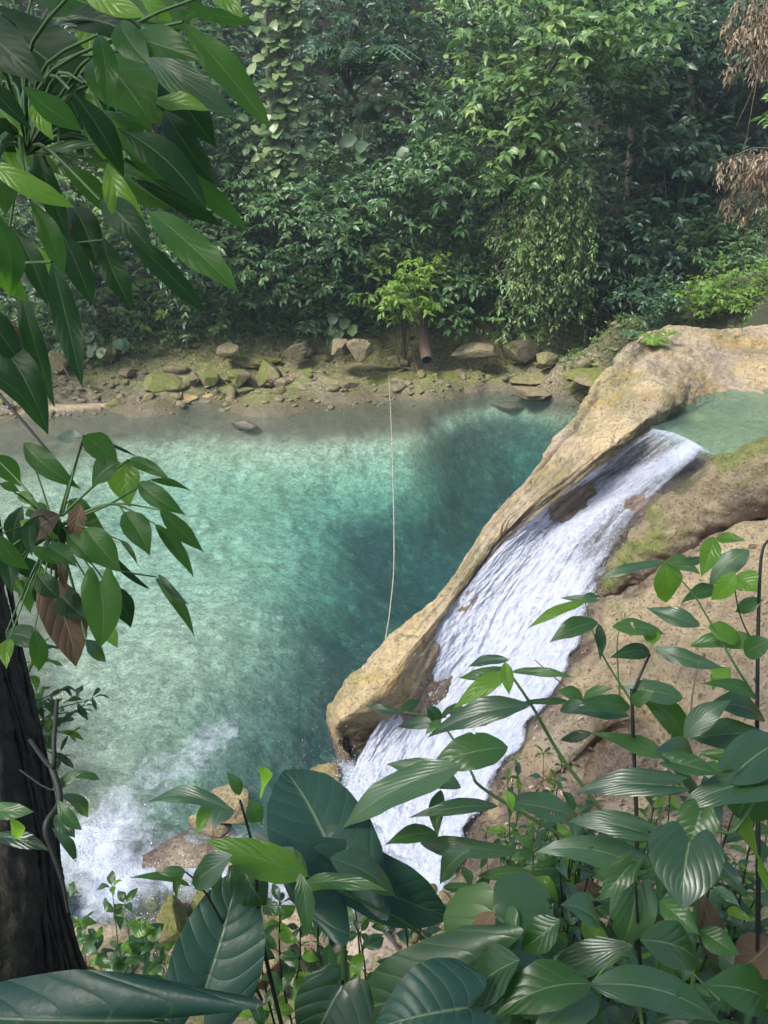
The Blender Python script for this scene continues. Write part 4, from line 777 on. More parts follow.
# ------------------------------------------------------------------ foreground leaves
def fleaf_mat(name, cols, trans, tcol, veins=6., arch=2.2, rough=.34, blotch=.0, bumpk=.3, sheen=.5, vis=.3, pucker=.8, holes=0.):
    t = NT(name); r = t.attr('rnd'); uv = t.N('UVMap'); sp = t.N('SeparateXYZ', Vector=uv.outputs[0])
    u = t.math('ABSOLUTE', t.math('MULTIPLY_ADD', sp.outputs[0], 2., -1.)); v = sp.outputs[1]
    s = t.math('SUBTRACT', t.math('MULTIPLY', v, veins), t.math('MULTIPLY', t.math('POWER', u, .8), arch))
    w = t.math('ABSOLUTE', t.math('SINE', t.math('MULTIPLY', s, PI)))           # 0 on a side vein
    vein = t.math('SUBTRACT', 1., t.math('MULTIPLY', w, 5., clamp=True)); rib = t.math('SUBTRACT', 1., t.math('MULTIPLY', u, 22., clamp=True))
    fine = t.noise(60, 3, .6, t.coord('Object')); big = t.noise(7, 3, .6, t.coord('Object'))
    c = t.ramp(r, cols); c = t.mix(t.math('MULTIPLY', big, .55), c, t.mix(.5, c, (.01, .03, .012)))
    lt = t.mix(.35, c, (.22, .30, .14)); c = t.mix(t.math('MULTIPLY', vein, vis), c, lt); c = t.mix(t.math('MULTIPLY', rib, .75), c, t.mix(.6, c, (.30, .38, .18)))
    if blotch: c = t.mix(t.math('MULTIPLY', t.ramp(t.noise(22, 5, .7, t.coord('Object')), [(.58, 0.), (.66, 1.)]), blotch), c, (.12, .08, .03))
    eg = t.math('MULTIPLY', t.ramp(t.math('ADD', u, t.math('MULTIPLY', t.noise(16, 4, .7, t.coord('Object')), .5)), [(.60, 0.), (.62, 0.)]) if False else t.math('MULTIPLY', t.math('SUBTRACT', t.math('ADD', u, t.math('MULTIPLY', t.noise(26, 4, .7, t.coord('Object')), .5)), 1.24), 9., clamp=True), .8)
    c = t.mix(eg, c, (.14, .09, .03))
    spots = t.ramp(t.noise(150, 2, .5, t.coord('Object')), [(.72, 0.), (.76, 1.)]); c = t.mix(t.math('MULTIPLY', spots, .25), c, (.16, .15, .10))
    h = t.math('ADD', t.math('POWER', w, .45), t.math('ADD', t.math('MULTIPLY', fine, .25), t.math('MULTIPLY', rib, -.6))); h = t.math('ADD', h, t.math('MULTIPLY', t.noise(28, 3, .6, t.coord('Object')), pucker))
    nb = t.bump(h, bumpk, .004)
    p = t.N('BsdfPrincipled', **{'Base Color': c, 'Roughness': t.math('MULTIPLY_ADD', fine, .15, rough-.07), 'Specular IOR Level': sheen, 'Normal': nb})
    tl = t.N('BsdfTranslucent', Color=t.mix(t.math('MULTIPLY', vein, .5), tcol, t.mix(.5, tcol, (.03, .07, .01))))
    o = t.ms(trans, p, tl)
    if holes:
        hv = t.ramp(t.noise(34, 1, .4, t.coord('Object')), [(.745, 0.), (.748, 1.)], 'CONSTANT'); o = t.ms(t.math('MULTIPLY', hv, t.math('GREATER_THAN', r, .35)), o, t.N('BsdfTransparent'))
    return t.surf(o)
FM = {  # bright and dark looks put backlight and shade into the leaf colour
 'g': fleaf_mat('fresh_leaf', [(0, (.024, .072, .022)), (.5, (.044, .115, .032)), (1, (.085, .185, .048))], .34, (.22, .50, .05), veins=6.5, bumpk=.22, holes=1.),
 'b': fleaf_mat('blue_green_leaf', [(0, (.022, .060, .030)), (.5, (.038, .092, .044)), (1, (.070, .145, .064))], .26, (.17, .42, .05), 5.5, 4.4, .33, bumpk=.17, vis=.22, holes=1., sheen=.75),
 'l': fleaf_mat('bright_leaf', [(0, (.09, .20, .025)), (.5, (.13, .29, .035)), (1, (.20, .38, .05))], .5, (.38, .72, .06)),
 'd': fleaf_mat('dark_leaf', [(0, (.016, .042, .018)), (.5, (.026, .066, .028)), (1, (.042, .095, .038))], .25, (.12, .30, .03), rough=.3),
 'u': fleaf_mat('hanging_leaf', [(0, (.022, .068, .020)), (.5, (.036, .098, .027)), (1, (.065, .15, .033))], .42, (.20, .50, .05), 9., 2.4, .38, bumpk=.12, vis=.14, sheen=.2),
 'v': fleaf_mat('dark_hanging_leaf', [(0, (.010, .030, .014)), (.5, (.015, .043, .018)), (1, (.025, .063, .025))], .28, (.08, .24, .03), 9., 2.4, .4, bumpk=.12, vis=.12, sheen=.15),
 't': fleaf_mat('taro_leaf', [(0, (.014, .050, .036)), (.5, (.022, .066, .046)), (1, (.034, .090, .060))], .15, (.08, .24, .05), 8., 2.2, .42, bumpk=.5, vis=.24, sheen=.35, pucker=1.1),
 'x': fleaf_mat('dead_leaf', [(0, (.05, .03, .018)), (.5, (.10, .06, .032)), (1, (.17, .10, .055))], .25, (.18, .10, .04), rough=.7, blotch=.6)}
PRO = {'ovate': ([0, .06, .22, .42, .62, .80, .92, 1], [.02, .38, .86, 1, .84, .46, .16, 0]), 'lance': ([0, .08, .3, .5, .7, .86, .95, 1], [.02, .30, .80, 1, .86, .48, .18, 0]),
       'heart': ([0, .1, .25, .45, .65, .82, .94, 1], [.74, .96, 1, .92, .68, .38, .13, 0]), 'taro': ([0, .12, .3, .5, .7, .88, .96, 1], [.72, .95, 1, .9, .68, .34, .13, 0])}
def leafgeo(B0, T0, width, N, shape='ovate', fold=.22, bend=.16, wave=.03, nu=11, nv=18, rs=None, curl=.1):
    B0 = np.array(B0, float); T0 = np.array(T0, float); L = np.linalg.norm(T0-B0); D = (T0-B0)/L; S = unit(np.cross(D, N)); N = np.cross(S, D)
    u = np.linspace(-1, 1, nu)[None, :]+np.zeros((nv, 1)); v = np.linspace(0, 1, nv)[:, None]+np.zeros((1, nu)); w = np.interp(v, *PRO[shape])
    ph = rs.rand()*10; asym = 1+.08*math.sin(ph)*np.sign(u); a = v.copy(); c = np.zeros_like(v)
    if shape in ('heart', 'taro'): a = v-(.20 if shape == 'heart' else .30)*np.sin(PI*np.minimum(np.abs(u)*.86, 1))*(1-v)**3*1.25
    c = bend*4*v*(1-v)*1.0+fold*np.abs(u)*w*.5*width/L*1.0-curl*(u*u)*w*.5*width/L+wave*np.sin(v*9+ph+2*np.sign(u))*np.abs(u)**2*w
    sway = .06*math.sin(ph*1.7)*4*v*(1-v)*L
    V = B0+a[..., None]*D*L+(u*w*.5*width*asym+sway)[..., None]*S+(c*L)[..., None]*N
    return V.reshape(-1, 3), gridF(nv, nu), np.stack([u*.5+.5, v], -1).reshape(-1, 2)
class Plant:
    """one plant: its leaves are grouped per look, its stems are one mesh"""
    def __init__(s, name, label, cat, root, seed=0, group=None):
        s.rs = np.random.RandomState(seed); s.o = empty(name, root, label=label, cat=cat, group=group); s.L = {}; s.B = {}; s.X = []; s.Y = []
    def leaf(s, B0, T0, width, N, m='g', shape='ovate', **kw):
        V, F, uv = leafgeo(B0, T0, width, N, shape, rs=s.rs, **kw); (s.L.setdefault(m, Acc()) if m != 'x' else s.newx()).add(V, F, uv, rnd=s.rs.rand())
    def newx(s): s.X.append(Acc()); return s.X[-1]
    def hero(s, bx, by, tx, ty, w, m='g', d=1.6, dd=0., shape='ovate', up=1., tc=.9, pet=0, **kw):
        B0 = atd(bx, by, d); T0 = atd(tx, ty, d+dd); n = np.array([0, 0, 1.])*up+unit(CAM-(B0+T0)/2)*tc+s.rs.normal(size=3)*.22
        D = unit(T0-B0); S = unit(np.cross(D, n)); nn = np.cross(S, D); vis = max(.45, abs(np.dot(nn, unit(CAM-B0))))
        s.leaf(B0, T0, w*d/FPX/vis, n, m, shape, **kw)
    def tube(s, pts, r, m='s', n=None, ns=7):
        s.B.setdefault(m, Acc()).tube(pts, r, ns, n or len(pts)*4)
    def stemp(s, pp, r0, r1, m='s', n=None):
        q_ = Acc(); q_.tube([atd(*p) for p in pp], np.linspace(r0, r1, len(pp))*.72, 7, n or len(pp)*4); s.Y.append((q_, m))
    def done(s):
        nm = {'x': 'dead_leaf', 't': 'leaf', }
        for q_ in s.X: q_.build('dead_leaf', FM['x'], s.o)
        for k, A in s.L.items(): A.build(nm.get(k, 'foliage'), FM[k], s.o)
        mm = {'s': STEM, 'd': DSTEM, 'b': BARKD, 'v': VINE}
        for q_, m_ in s.Y: q_.build('stem', mm[m_], s.o)
        for k, A in s.B.items(): A.build('stem', mm[k], s.o)
        return s.o
def rootpt(px, py, d):
    p = atd(px, py, d); return (p[0], p[1], gz(p[0], p[1]))
def shoot(P, pts, nodes, ll, mats, m='s', r0=.006, r1=.0025, shape='ovate', asp=.40, droop=.25, f0=.35, whorl=2, tipn=2, opp=True, nup=1.):
    """a leafy shoot: stem through pts (world), leaf pairs at nodes"""
    rs = P.rs; q = crom(np.array(pts), 30); P.tube(q, np.linspace(r0, r1, 30)*.75, m, 30)
    T = unit(np.gradient(q, axis=0)); a0 = rs.rand()*PI
    for k in range(nodes):
        f = f0+(1-f0)*(k/max(nodes-1, 1)); i = min(29, int(f*29)); c = q[i]; last = k == nodes-1
        for j in range(whorl+(tipn if last else 0)):
            a = a0+k*(PI/2 if opp else 2.4)+j*2*PI/(whorl+(tipn if last else 0))+rs.normal()*.3
            h = np.array([math.cos(a), math.sin(a), 0]); sz = ll*rs.uniform(.7, 1.15)*(.62 if last else 1)*(1-.15*f)
            mm_ = mats[rs.randint(len(mats))]; r9 = rs.rand(); mm_ = 'l' if r9 > .93 else ('x' if r9 < .012 else mm_)
            d_ = unit(h+T[i]*(.25+.25*last)+np.array([0, 0, -droop*rs.uniform(0., 1.6)]))
            p0 = c+d_*sz*.12+np.array([0, 0, .01]); P.tube([c, p0], .0016, m, 3, 4)
            P.leaf(p0, p0+d_*sz, sz*asp*rs.uniform(.85, 1.15), np.array([0, 0, nup])+h*.25+rs.normal(size=3)*.30, mm_, shape, bend=rs.uniform(.05, .28), fold=rs.uniform(.05, .45), wave=rs.uniform(.01, .07), nu=9, nv=14)
# --- dark tree trunk on the left
RT = atd(-30, 985, 2.3); gzr = gz(RT[0], RT[1]); rt = empty("tree", (RT[0], RT[1], gzr), label="dark mossy tree trunk at the left edge with thin vines on its bark", cat="tree")
pts = [(RT[0]-.02, RT[1]+.02, gzr-.4), tuple(atd(-28,1000,2.3)), tuple(atd(-46,800,2.35)), tuple(atd(-66,640,2.45)), tuple(atd(-82,480,2.6)), tuple(atd(-110,200,2.9)), tuple(atd(-150,-200,3.4)), (-1.9, 3.4, 13.5)]
rr = [.36, .30, .26, .23, .21, .2, .18, .12]
V, F = tubeVF(pts, rr, 96, 420); V = V.reshape(420, 96, 3); cc = V.mean(1, keepdims=True); nn = unit(V-cc); th = np.linspace(0, 2*PI, 96, endpoint=False)[None]
pn = np.stack([np.cos(th)*2.2+0*V[..., 2], np.sin(th)*2.2+0*V[..., 2], V[..., 2]*1.1], -1)
V = V+nn*(.035*fbm(pn, 1.2, 4, 1)+.022*ridged(pn*np.array([2.2, 2.2, .8]), 1.6, 4, 2)+.012*fbm(V, 16, 4, 3)+.006*fbm(V, 50, 2, 4))[..., None]
mesh("trunk", V.reshape(-1, 3), F, BARKD, rt)
rs = np.random.RandomState(4); B = Acc()
for i in range(15):
    a = rs.uniform(-2.2, .9); m = 12; pp = []
    for q in range(m):
        f = q/(m-1); k = int(20+f*330); k = min(419, k); c = cc[k, 0]; R = np.linalg.norm(V[k]-cc[k], axis=1).mean()-.012
        aa = a+.35*math.sin(f*5+i); pp.append(c+np.array([math.cos(aa), math.sin(aa), 0])*(R+.02+.01*rs.rand()))
    B.tube(pp, rs.uniform(.004, .011), 5, 60)
B.build("vine", BARKD, rt)
B = Acc()
B.tube([atd(52,768,1.9), atd(60,800,1.85), atd(46,825,1.8), atd(52,850,1.8), atd(62,880,1.8), atd(68,912,1.8)], [.009, .008, .008, .007, .005, .003], 6, 30)
B.tube([atd(30,740,2.1), atd(52,768,1.9), atd(54,740,1.9), atd(57,700,2.)], .006, 5, 16)
B.build("hanging_vine", DSTEM, rt)
# unseen crown added above the frame to shade the viewpoint
rs = np.random.RandomState(14); A = Acc(); B = Acc(); cc_ = np.array([(rs.uniform(-5, 5.5), rs.uniform(-4.5, 2.6), rs.uniform(11.2, 14)) for _ in range(26)])
P_, D_ = clump_pts(rs, cc_, np.full(26, 1.25), 1100); kp = (P_[:, 2]-8) > .30*P_[:, 1]+1.6; P_, D_ = P_[kp], D_[kp]
sprays(A, P_, D_, .26, rs, 8, .7, .5, .42); A.build("crown", LM['mid'], rt)
for q in cc_[::2]: B.tube([(-1.8, 3.0, 11.5), (q+np.array([-1.8, 3., 11.5]))/2+np.array([0, 0, .6]), q], [.09, .06, .02], 6, 10)
B.build("branch", BARKD, rt)  # limbs of the added crown, out of view
# --- upper left hanging leaves
hub = atd(28,152,1.25); P = Plant("climbing_plant", "large drooping backlit leaves on long stalks at the upper left", "plant", atd(-40,200,1.9), 1)
UL = [(-30,5,108,112,62,'d'),(5,66,10,162,46,'g'),(-15,160,68,204,30,'l'),(144,50,230,112,34,'b'),(146,50,194,14,24,'g'),(183,22,264,120,38,'g'),(178,12,250,22,20,'g'),(140,-6,170,20,22,'l'),(215,-8,241,16,16,'l'),
 (143,55,210,140,48,'d'),(118,128,200,205,44,'d'),(163,146,242,226,28,'g'),(135,180,218,224,22,'d'),(150,212,232,286,32,'g'),(104,240,131,306,28,'d'),(128,236,199,306,32,'d'),(186,232,233,286,28,'l'),
 (85,8,112,66,34,'l'),(95,55,147,118,46,'g'),(60,20,150,46,30,'d'),(30,60,80,150,40,'d'),(70,90,120,170,36,'d'),(120,60,150,130,30,'g'),(40,-20,100,10,34,'g'),(80,-15,140,14,26,'l'),
 (85,150,150,190,26,'d'),(60,165,110,215,30,'g'),(100,200,150,250,30,'d'),(70,205,95,262,28,'d'),(30,200,60,275,26,'g'),(-12,260,24,298,26,'g'),(16,272,52,398,26,'d'),(52,262,80,378,28,'d'),(-10,335,44,428,34,'d'),(-20,300,20,360,40,'d'),
 (-30,215,18,262,36,'g'),(34,245,64,280,20,'l'),(165,110,212,180,26,'d'),(100,110,140,160,26,'g'),(-20,60,30,130,50,'d'),(-25,365,38,425,26,'d'),(10,225,45,300,28,'d'),(60,230,90,300,26,'d'),(120,20,148,62,22,'g'),
 (125,150,178,190,22,'g'),(150,180,200,215,22,'d'),(35,100,52,138,18,'l'),(110,118,122,160,16,'l'),(150,100,205,110,18,'l'),(-30,120,22,150,40,'d')]
rs = np.random.RandomState(33)
for k in range(34):
    a, b = rs.uniform(-40, 130), rs.uniform(-30, 260); an = rs.uniform(.2, 1.5); ln = rs.uniform(50, 95)
    if a+ln*math.cos(an) > 60+.55*max(0, 200-b) and b > 170: continue
    UL.append((a, b, a+ln*math.cos(an), b+ln*math.sin(an), rs.uniform(22, 36), 'gddgdl'[rs.randint(6)]))
for k, (a, b, c, e, w, m) in enumerate(UL):
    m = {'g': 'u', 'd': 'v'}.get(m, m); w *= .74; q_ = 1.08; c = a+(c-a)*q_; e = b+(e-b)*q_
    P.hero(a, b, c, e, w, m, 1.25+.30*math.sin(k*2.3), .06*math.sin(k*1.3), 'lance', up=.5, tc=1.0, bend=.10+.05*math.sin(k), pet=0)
    B0 = atd(a, b, 1.25+.30*math.sin(k*2.3)); h_ = hub if b < 240 else atd(-60, 330, 1.7); (k % 3 != 1) and P.tube([h_, (h_+B0)/2+fbm(B0*9, 1, 2, 5)*.04+np.array([0, 0, .05]), B0], [.0035, .003, .002], 's', 8, 5)
for (a, b, c, e, w) in ((48,18,160,24,8),(48,26,150,36,8),(50,62,30,142,8),(72,92,32,142,7),(34,152,160,140,9),(30,155,170,192,7)): P.hero(a, b, c, e, w, 'g', 1.15, 0, 'lance', bend=.05)
P.hero(8, 320, 24, 378, 24, 'x', 1.4); P.hero(55, 215, 75, 250, 14, 'x', 1.5)
P.stemp([(-135,40,3.05),(-100,20,2.4),(-60,60,1.7),(-20,130,1.4),(28,152,1.25)], .014, .008, 'd'); P.stemp([(-100,330,2.75),(-80,300,2.2),(-60,330,1.7),(0,395,1.5),(54,458,1.45)], .009, .003, 'd'); P.done()
# --- lower left branch
P = Plant("climbing_plant", "branch of pointed green leaves reaching over the pale water on the left", "plant", atd(-30,590,2.0), 2); d = 1.45
rs = np.random.RandomState(35); LLx = [(a, b, a+ln*math.cos(an), b+ln*math.sin(an), ln*.42, 'gddgl'[k_ % 5]) for k_ in range(22) for a, b, an, ln in [(rs.uniform(-5, 75), rs.uniform(505, 640), rs.uniform(.1, 2.2), rs.uniform(26, 48))]]
LLv = [(24,443,81,489,24,'g'),(84,436,57,437,10,'b'),(83,436,118,466,30,'g'),(120,462,92,487,24,'g'),(128,460,130,508,32,'l'),(128,460,171,481,12,'g'),(138,482,186,515,22,'g'),(86,436,137,457,5,'d'),(-8,455,21,487,24,'g'),(0,484,20,492,10,'g'),(20,492,37,507,10,'l'),
 (30,507,54,522,14,'g'),(124,512,150,556,28,'g'),(155,524,194,578,16,'g'),(150,480,191,491,8,'g'),(160,510,204,552,20,'g'),(85,528,121,572,32,'g'),(156,578,195,638,13,'g'),(158,574,190,606,8,'b'),(100,583,100,648,42,'g'),(108,585,131,628,24,'d'),
 (20,565,50,582,20,'d'),(38,575,60,600,24,'d'),(60,590,90,620,24,'d'),(82,618,80,644,18,'g'),(110,625,118,648,14,'l'),(86,640,106,662,14,'b'),(112,560,151,590,6,'d'),(95,535,152,590,5,'d'),(120,540,138,566,5,'d'),(70,500,105,530,20,'g'),(45,545,70,575,22,'d')]+LLx
for k, (a, b, c, e, w, m) in enumerate(LLv):
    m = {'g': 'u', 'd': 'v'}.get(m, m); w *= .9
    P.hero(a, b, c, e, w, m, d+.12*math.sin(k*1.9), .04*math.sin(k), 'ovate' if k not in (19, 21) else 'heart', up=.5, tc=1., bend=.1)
    dk = d+.12*math.sin(k*1.9)
    if k in (3,4,5,6): P.stemp([(62,516,d),(95,485,d),(128,460,dk)], .004, .003, 's')
    elif k in (1,2): P.stemp([(62,516,d),(74,470,d),(84,436,dk)], .004, .003, 's')
    elif k in (12,13,14,15): P.stemp([(62,524,d),(110,504,d),(a,b,dk)], .004, .002, 's')
    elif k in (17,18): P.stemp([(62,545,d),(110,568,d),(157,577,dk)], .004, .002, 's')
    else: P.stemp([(55,530,d),((55+a)/2,(530+b)/2-6,d),(a,b,dk)], .003, .002, 's')
P.hero(55, 598, 76, 667, 42, 'x', 1.4, shape='heart', bend=.05); P.hero(80, 505, 72, 545, 18, 'x', 1.42); P.hero(60, 515, 25, 545, 24, 'x', 1.4); P.hero(62, 560, 66, 590, 10, 'x', 1.4)
P.stemp([(-76,620,2.45),(-45,600,2.1),(-30,590,1.9),(10,560,1.7),(60,528,1.45)], .014, .008, 'b'); P.stemp([(-80,540,2.5),(-50,530,2.2),(-30,530,1.9),(10,527,1.6),(60,520,1.45)], .006, .004, 's'); P.stemp([(60,530,1.45),(55,600,1.5),(60,640,1.5)], .006, .003, 'b'); P.done()
P = Plant("shrub", "small blue green shrub growing beside the trunk at the waterside", "shrub", rootpt(25,700,3.0), 3)
for k, (sx, sy) in enumerate(((40,650),(60,690),(78,712),(70,735),(48,700),(60,760),(45,740),(92,700))):
    b_ = atd(5, 770, 3.0); shoot(P, [b_, atd((5+sx)/2, (770+sy)/2-20, 2.9), atd(sx, sy, 2.8)], 5, .11, ['b', 'g', 'b', 'l'], 's', .005, .002, 'lance', .30, .6, .3)
P.done()
# --- taro plants, bottom left
P = Plant("taro", "taro with a huge dark leaf filling the bottom left corner", "taro plant", rootpt(205,1010,1.3), 4)
P.hero(150,1020,-110,1010,70,'t',1.05,.1,'taro',up=.8,tc=.8,bend=.10,nu=19,nv=34); P.stemp([(150,1016,1.05),(200,1060,1.3),(235,1120,1.5)], .011, .014); P.done()
P = Plant("taro", "taro with an upright nearly black leaf in front of the mossy boulder", "taro plant", rootpt(205,1000,1.6), 5)
P.hero(204,990,238,868,92,'t',1.35,.1,'taro',up=.2,tc=1.,bend=.08,nu=19,nv=30); P.stemp([(204,990,1.35),(215,1040,1.5),(215,1100,1.7)], .009, .012); P.hero(243,868,266,905,40,'d',1.4,0.,'heart'); P.done()
P = Plant("taro", "taro with a broad blue green leaf and pale midrib on a thick green stalk", "taro plant", rootpt(345,1010,1.8), 6)
P.hero(342,882,284,770,90,'t',1.5,.25,'taro',up=.7,tc=1.,bend=.10,nu=19,nv=34,wave=.02); P.hero(345,872,450,916,58,'t',1.52,.05,'taro',up=.6,tc=1.,bend=.1,nu=15,nv=24)
P.stemp([(341,884,1.5),(345,985,1.6),(348,1100,1.9)], .008, .012)
P.done()
P = Plant("taro", "glossy round leaved plant at the bottom edge left of centre", "taro plant", rootpt(350,1080,1.4), 7)
P.hero(342,985,312,1050,66,'d',1.2,0.,'heart',bend=.15); P.hero(478,968,352,1010,72,'d',1.3,.1,'taro',bend=.12,nu=15,nv=26); P.hero(468,1008,372,1030,84,'t',1.15,.0,'heart',bend=.2,nu=15,nv=26)
P.stemp([(342,982,1.2),(360,1080,1.4)], .006, .008); P.stemp([(478,968,1.3),(470,1100,1.5)], .006, .008); P.stemp([(468,1008,1.15),(470,1100,1.3)], .006, .008); P.done()
P = Plant("taro", "glossy quilted leaf with a brown dead leaf stuck on it, bottom centre", "taro plant", rootpt(510,1060,1.6), 8)
P.hero(496,916,552,968,96,'b',1.4,-.02,'heart',bend=.1,nu=15,nv=26); P.hero(496,914,462,985,70,'g',1.42,.0,'heart',bend=.1,nu=15,nv=26); P.hero(494,912,478,952,20,'x',1.33,0,bend=.05)
P.stemp([(496,915,1.4),(510,1000,1.5),(510,1100,1.7)], .006, .009); P.done()
# --- foreground shrubs, right
def heroes(P, L, d, sh='ovate', **kw):
    for k, t_ in enumerate(L):
        a, b, c, e, w, m = t_[:6]; w *= .84; m = 'g' if (m == 'b' and k % 4 == 2) else m; P.hero(a, b, c, e, w, m, d+.10*math.sin(k*2.1)+(t_[6] if len(t_) > 6 else 0), .06*math.sin(k*1.7), sh, up=.9, tc=.8, bend=.12, nu=13, nv=22, **kw)
P = Plant("shrub", "tall thin shoot with paired leaves in front of the falls", "shrub", rootpt(640,1100,2.0), 10)
heroes(P, [(509,672,453,709,22,'l'),(509,660,468,667,12,'b'),(505,662,509,695,16,'l'),(512,672,576,678,11,'g'),(505,668,458,678,14,'g'),(531,705,427,738,30,'b'),(583,700,556,691,13,'g'),(583,700,614,688,13,'g'),(583,702,560,712,10,'b'),(520,704,575,703,8,'d')], 1.75)
P.stemp([(506,668,1.75),(532,706,1.75),(560,755,1.78),(600,810,1.8),(625,860,1.85),(640,1100,2.0)], .004, .009, 's'); P.stemp([(583,700,1.78),(560,682,1.77),(535,660,1.75)], .003, .0015, 'v'); P.done()
P = Plant("shrub", "leaning shoot whose broad leaf has pale spots, before the waterfall foot", "shrub", rootpt(560,1100,2.0), 11)
heroes(P, [(508,747,429,767,44,'g'),(461,788,386,764,30,'b'),(498,806,408,818,18,'d'),(441,790,438,838,18,'g'),(510,803,580,820,28,'b'),(462,765,342,829,40,'b'),(438,835,385,845,20,'g'),(420,843,526,852,24,'b'),(470,850,440,885,18,'b'),(478,876,536,872,14,'g'),(443,887,488,890,10,'g'),(505,790,512,812,12,'l'),(430,778,425,792,10,'l')], 1.6)
heroes(P, [(440,722,424,705,16,'b'),(440,722,398,727,14,'b'),(441,720,425,735,10,'g'),(440,718,470,712,12,'b'),(400,712,366,706,10,'b'),(400,712,420,700,10,'g')], 1.8)
P.stemp([(400,712,1.8),(440,722,1.8),(470,770,1.75),(485,790,1.65),(560,835,1.7),(640,885,1.75),(660,1000,1.9),(660,1100,2.)], .003, .008, 's'); P.done()
P = Plant("shrub", "dark stemmed shrub standing before the pale slope, mid right", "shrub", rootpt(640,1120,2.1), 12)
heroes(P, [(585,602,527,629,13,'l'),(585,602,601,597,8,'g'),(598,622,549,643,22,'g'),(599,624,600,661,11,'d'),(600,600,560,598,10,'b'),(612,627,664,634,16,'g'),(650,652,609,658,16,'d'),(653,648,724,668,20,'b'),(652,645,648,630,12,'l'),
 (683,698,617,687,27,'b'),(684,738,640,698,26,'b'),(684,738,732,700,28,'b'),(690,738,768,734,28,'d'),(630,716,560,713,17,'b'),(630,706,574,702,16,'g'),(668,758,590,733,20,'g'),(592,733,560,740,12,'d'),(632,704,655,690,16,'g')], 1.85)
P.stemp([(650,654,1.85),(634,690,1.85),(632,705,1.85),(637,850,1.9),(634,1024,2.0),(640,1100,2.1)], .004, .010, 'd'); P.stemp([(634,705,1.85),(600,650,1.85),(585,602,1.85)], .004, .002, 's')
P.stemp([(640,885,1.9),(685,740,1.85),(693,690,1.85),(700,660,1.85)], .004, .002, 'v'); P.stemp([(620,700,1.85),(617,650,1.85),(619,630,1.85)], .003, .002, 's'); P.done()
P = Plant("shrub", "tallest dark stemmed shrub at the right edge, leaf tips against the rock", "shrub", rootpt(760,1100,2.1), 13)
heroes(P, [(662,562,596,580,12,'b'),(664,561,666,603,27,'l'),(714,537,701,577,23,'l'),(716,538,746,541,12,'l'),(749,550,709,588,28,'b'),(735,572,711,600,22,'l'),(736,575,757,592,30,'l'),(727,592,680,604,14,'g'),(700,626,646,608,22,'b'),(708,627,741,639,19,'l'),
 (690,646,775,651,22,'b'),(768,545,790,560,20,'g'),(762,600,735,612,16,'g'),(730,668,712,690,20,'l'),(745,655,775,640,24,'g'),(680,566,705,558,10,'g'),(665,562,700,575,12,'g'),(757,700,700,684,12,'g'),(765,720,705,706,22,'d'),(768,660,790,690,30,'g')], 1.9)
P.stemp([(768,540,1.9),(760,570,1.9),(757,720,1.95),(758,860,2.),(757,1100,2.1)], .004, .011, 'd'); P.stemp([(662,562,1.9),(690,590,1.9),(712,625,1.9),(735,665,1.9),(757,700,1.95)], .002, .005, 's'); P.stemp([(733,575,1.9),(740,615,1.9),(757,650,1.93)], .002, .003, 'd'); P.done()
P = Plant("shrub", "shrub with large quilted heart shaped leaves at the lower right", "shrub", rootpt(690,1120,1.7), 14)
heroes(P, [(768,783,677,811,40,'b'),(760,785,738,818,54,'b'),(700,812,688,852,46,'b'),(690,842,683,910,80,'b',-.2),(636,888,621,944,44,'b',-.1),(665,786,574,794,32,'b'),(672,762,720,775,26,'b'),(690,776,655,750,36,'b'),(640,832,568,822,30,'b'),(628,862,536,852,36,'b'),(757,872,738,834,44,'l'),(630,865,600,900,30,'g'),(740,770,800,745,40,'b'),(715,760,775,765,30,'g'),(650,870,700,850,20,'d')], 1.45, 'heart')
P.stemp([(768,780,1.5),(735,830,1.5),(700,860,1.5),(690,1100,1.7)], .004, .008, 's'); P.stemp([(636,888,1.35),(640,960,1.5),(650,1100,1.7)], .003, .008, 'd'); P.stemp([(757,872,1.45),(757,960,1.6),(750,1100,1.7)], .003, .008, 'd'); P.done()
P = Plant("shrub", "low shrub with long veined leaves at the bottom right, brown leaves among them", "shrub", rootpt(640,1150,1.4), 15)
heroes(P, [(590,985,722,1025,44,'b'),(632,945,543,992,36,'b'),(592,984,494,1018,52,'g'),(600,990,530,1040,44,'b'),(720,1000,640,1040,40,'d'),(640,940,700,965,34,'d'),(768,1000,700,985,36,'b'),(700,930,740,955,30,'g'),(520,960,470,1000,40,'d'),(560,920,520,950,34,'g'),(660,900,700,935,30,'g'),(600,925,560,905,26,'b')], 1.3, 'ovate')
P.hero(700,893,712,962,24,'x',1.6); P.hero(772,940,733,972,42,'x',1.6); P.stemp([(590,985,1.3),(630,960,1.35),(650,1100,1.4)], .003, .006, 's'); P.stemp([(720,1000,1.3),(680,960,1.35),(655,930,1.4)], .003, .003, 's'); P.done()
P = Plant("shrub", "pointed bright green leaf and companions over the dark stems, bottom left", "shrub", rootpt(300,1100,2.0), 16)
heroes(P, [(308,876,204,839,42,'l'),(308,876,262,862,30,'g'),(300,873,307,937,22,'g'),(300,887,388,891,18,'g'),(330,858,396,897,36,'b'),(232,812,146,803,19,'b'),(206,803,196,836,15,'l'),(228,806,214,828,30,'b'),(232,855,192,884,22,'b'),(218,866,216,892,14,'d'),(190,886,128,878,9,'b'),(186,872,158,873,13,'g'),(172,874,172,898,12,'d'),(240,795,226,772,14,'g'),(262,790,258,765,14,'l'),(250,800,262,822,18,'g')], 1.33, 'ovate')
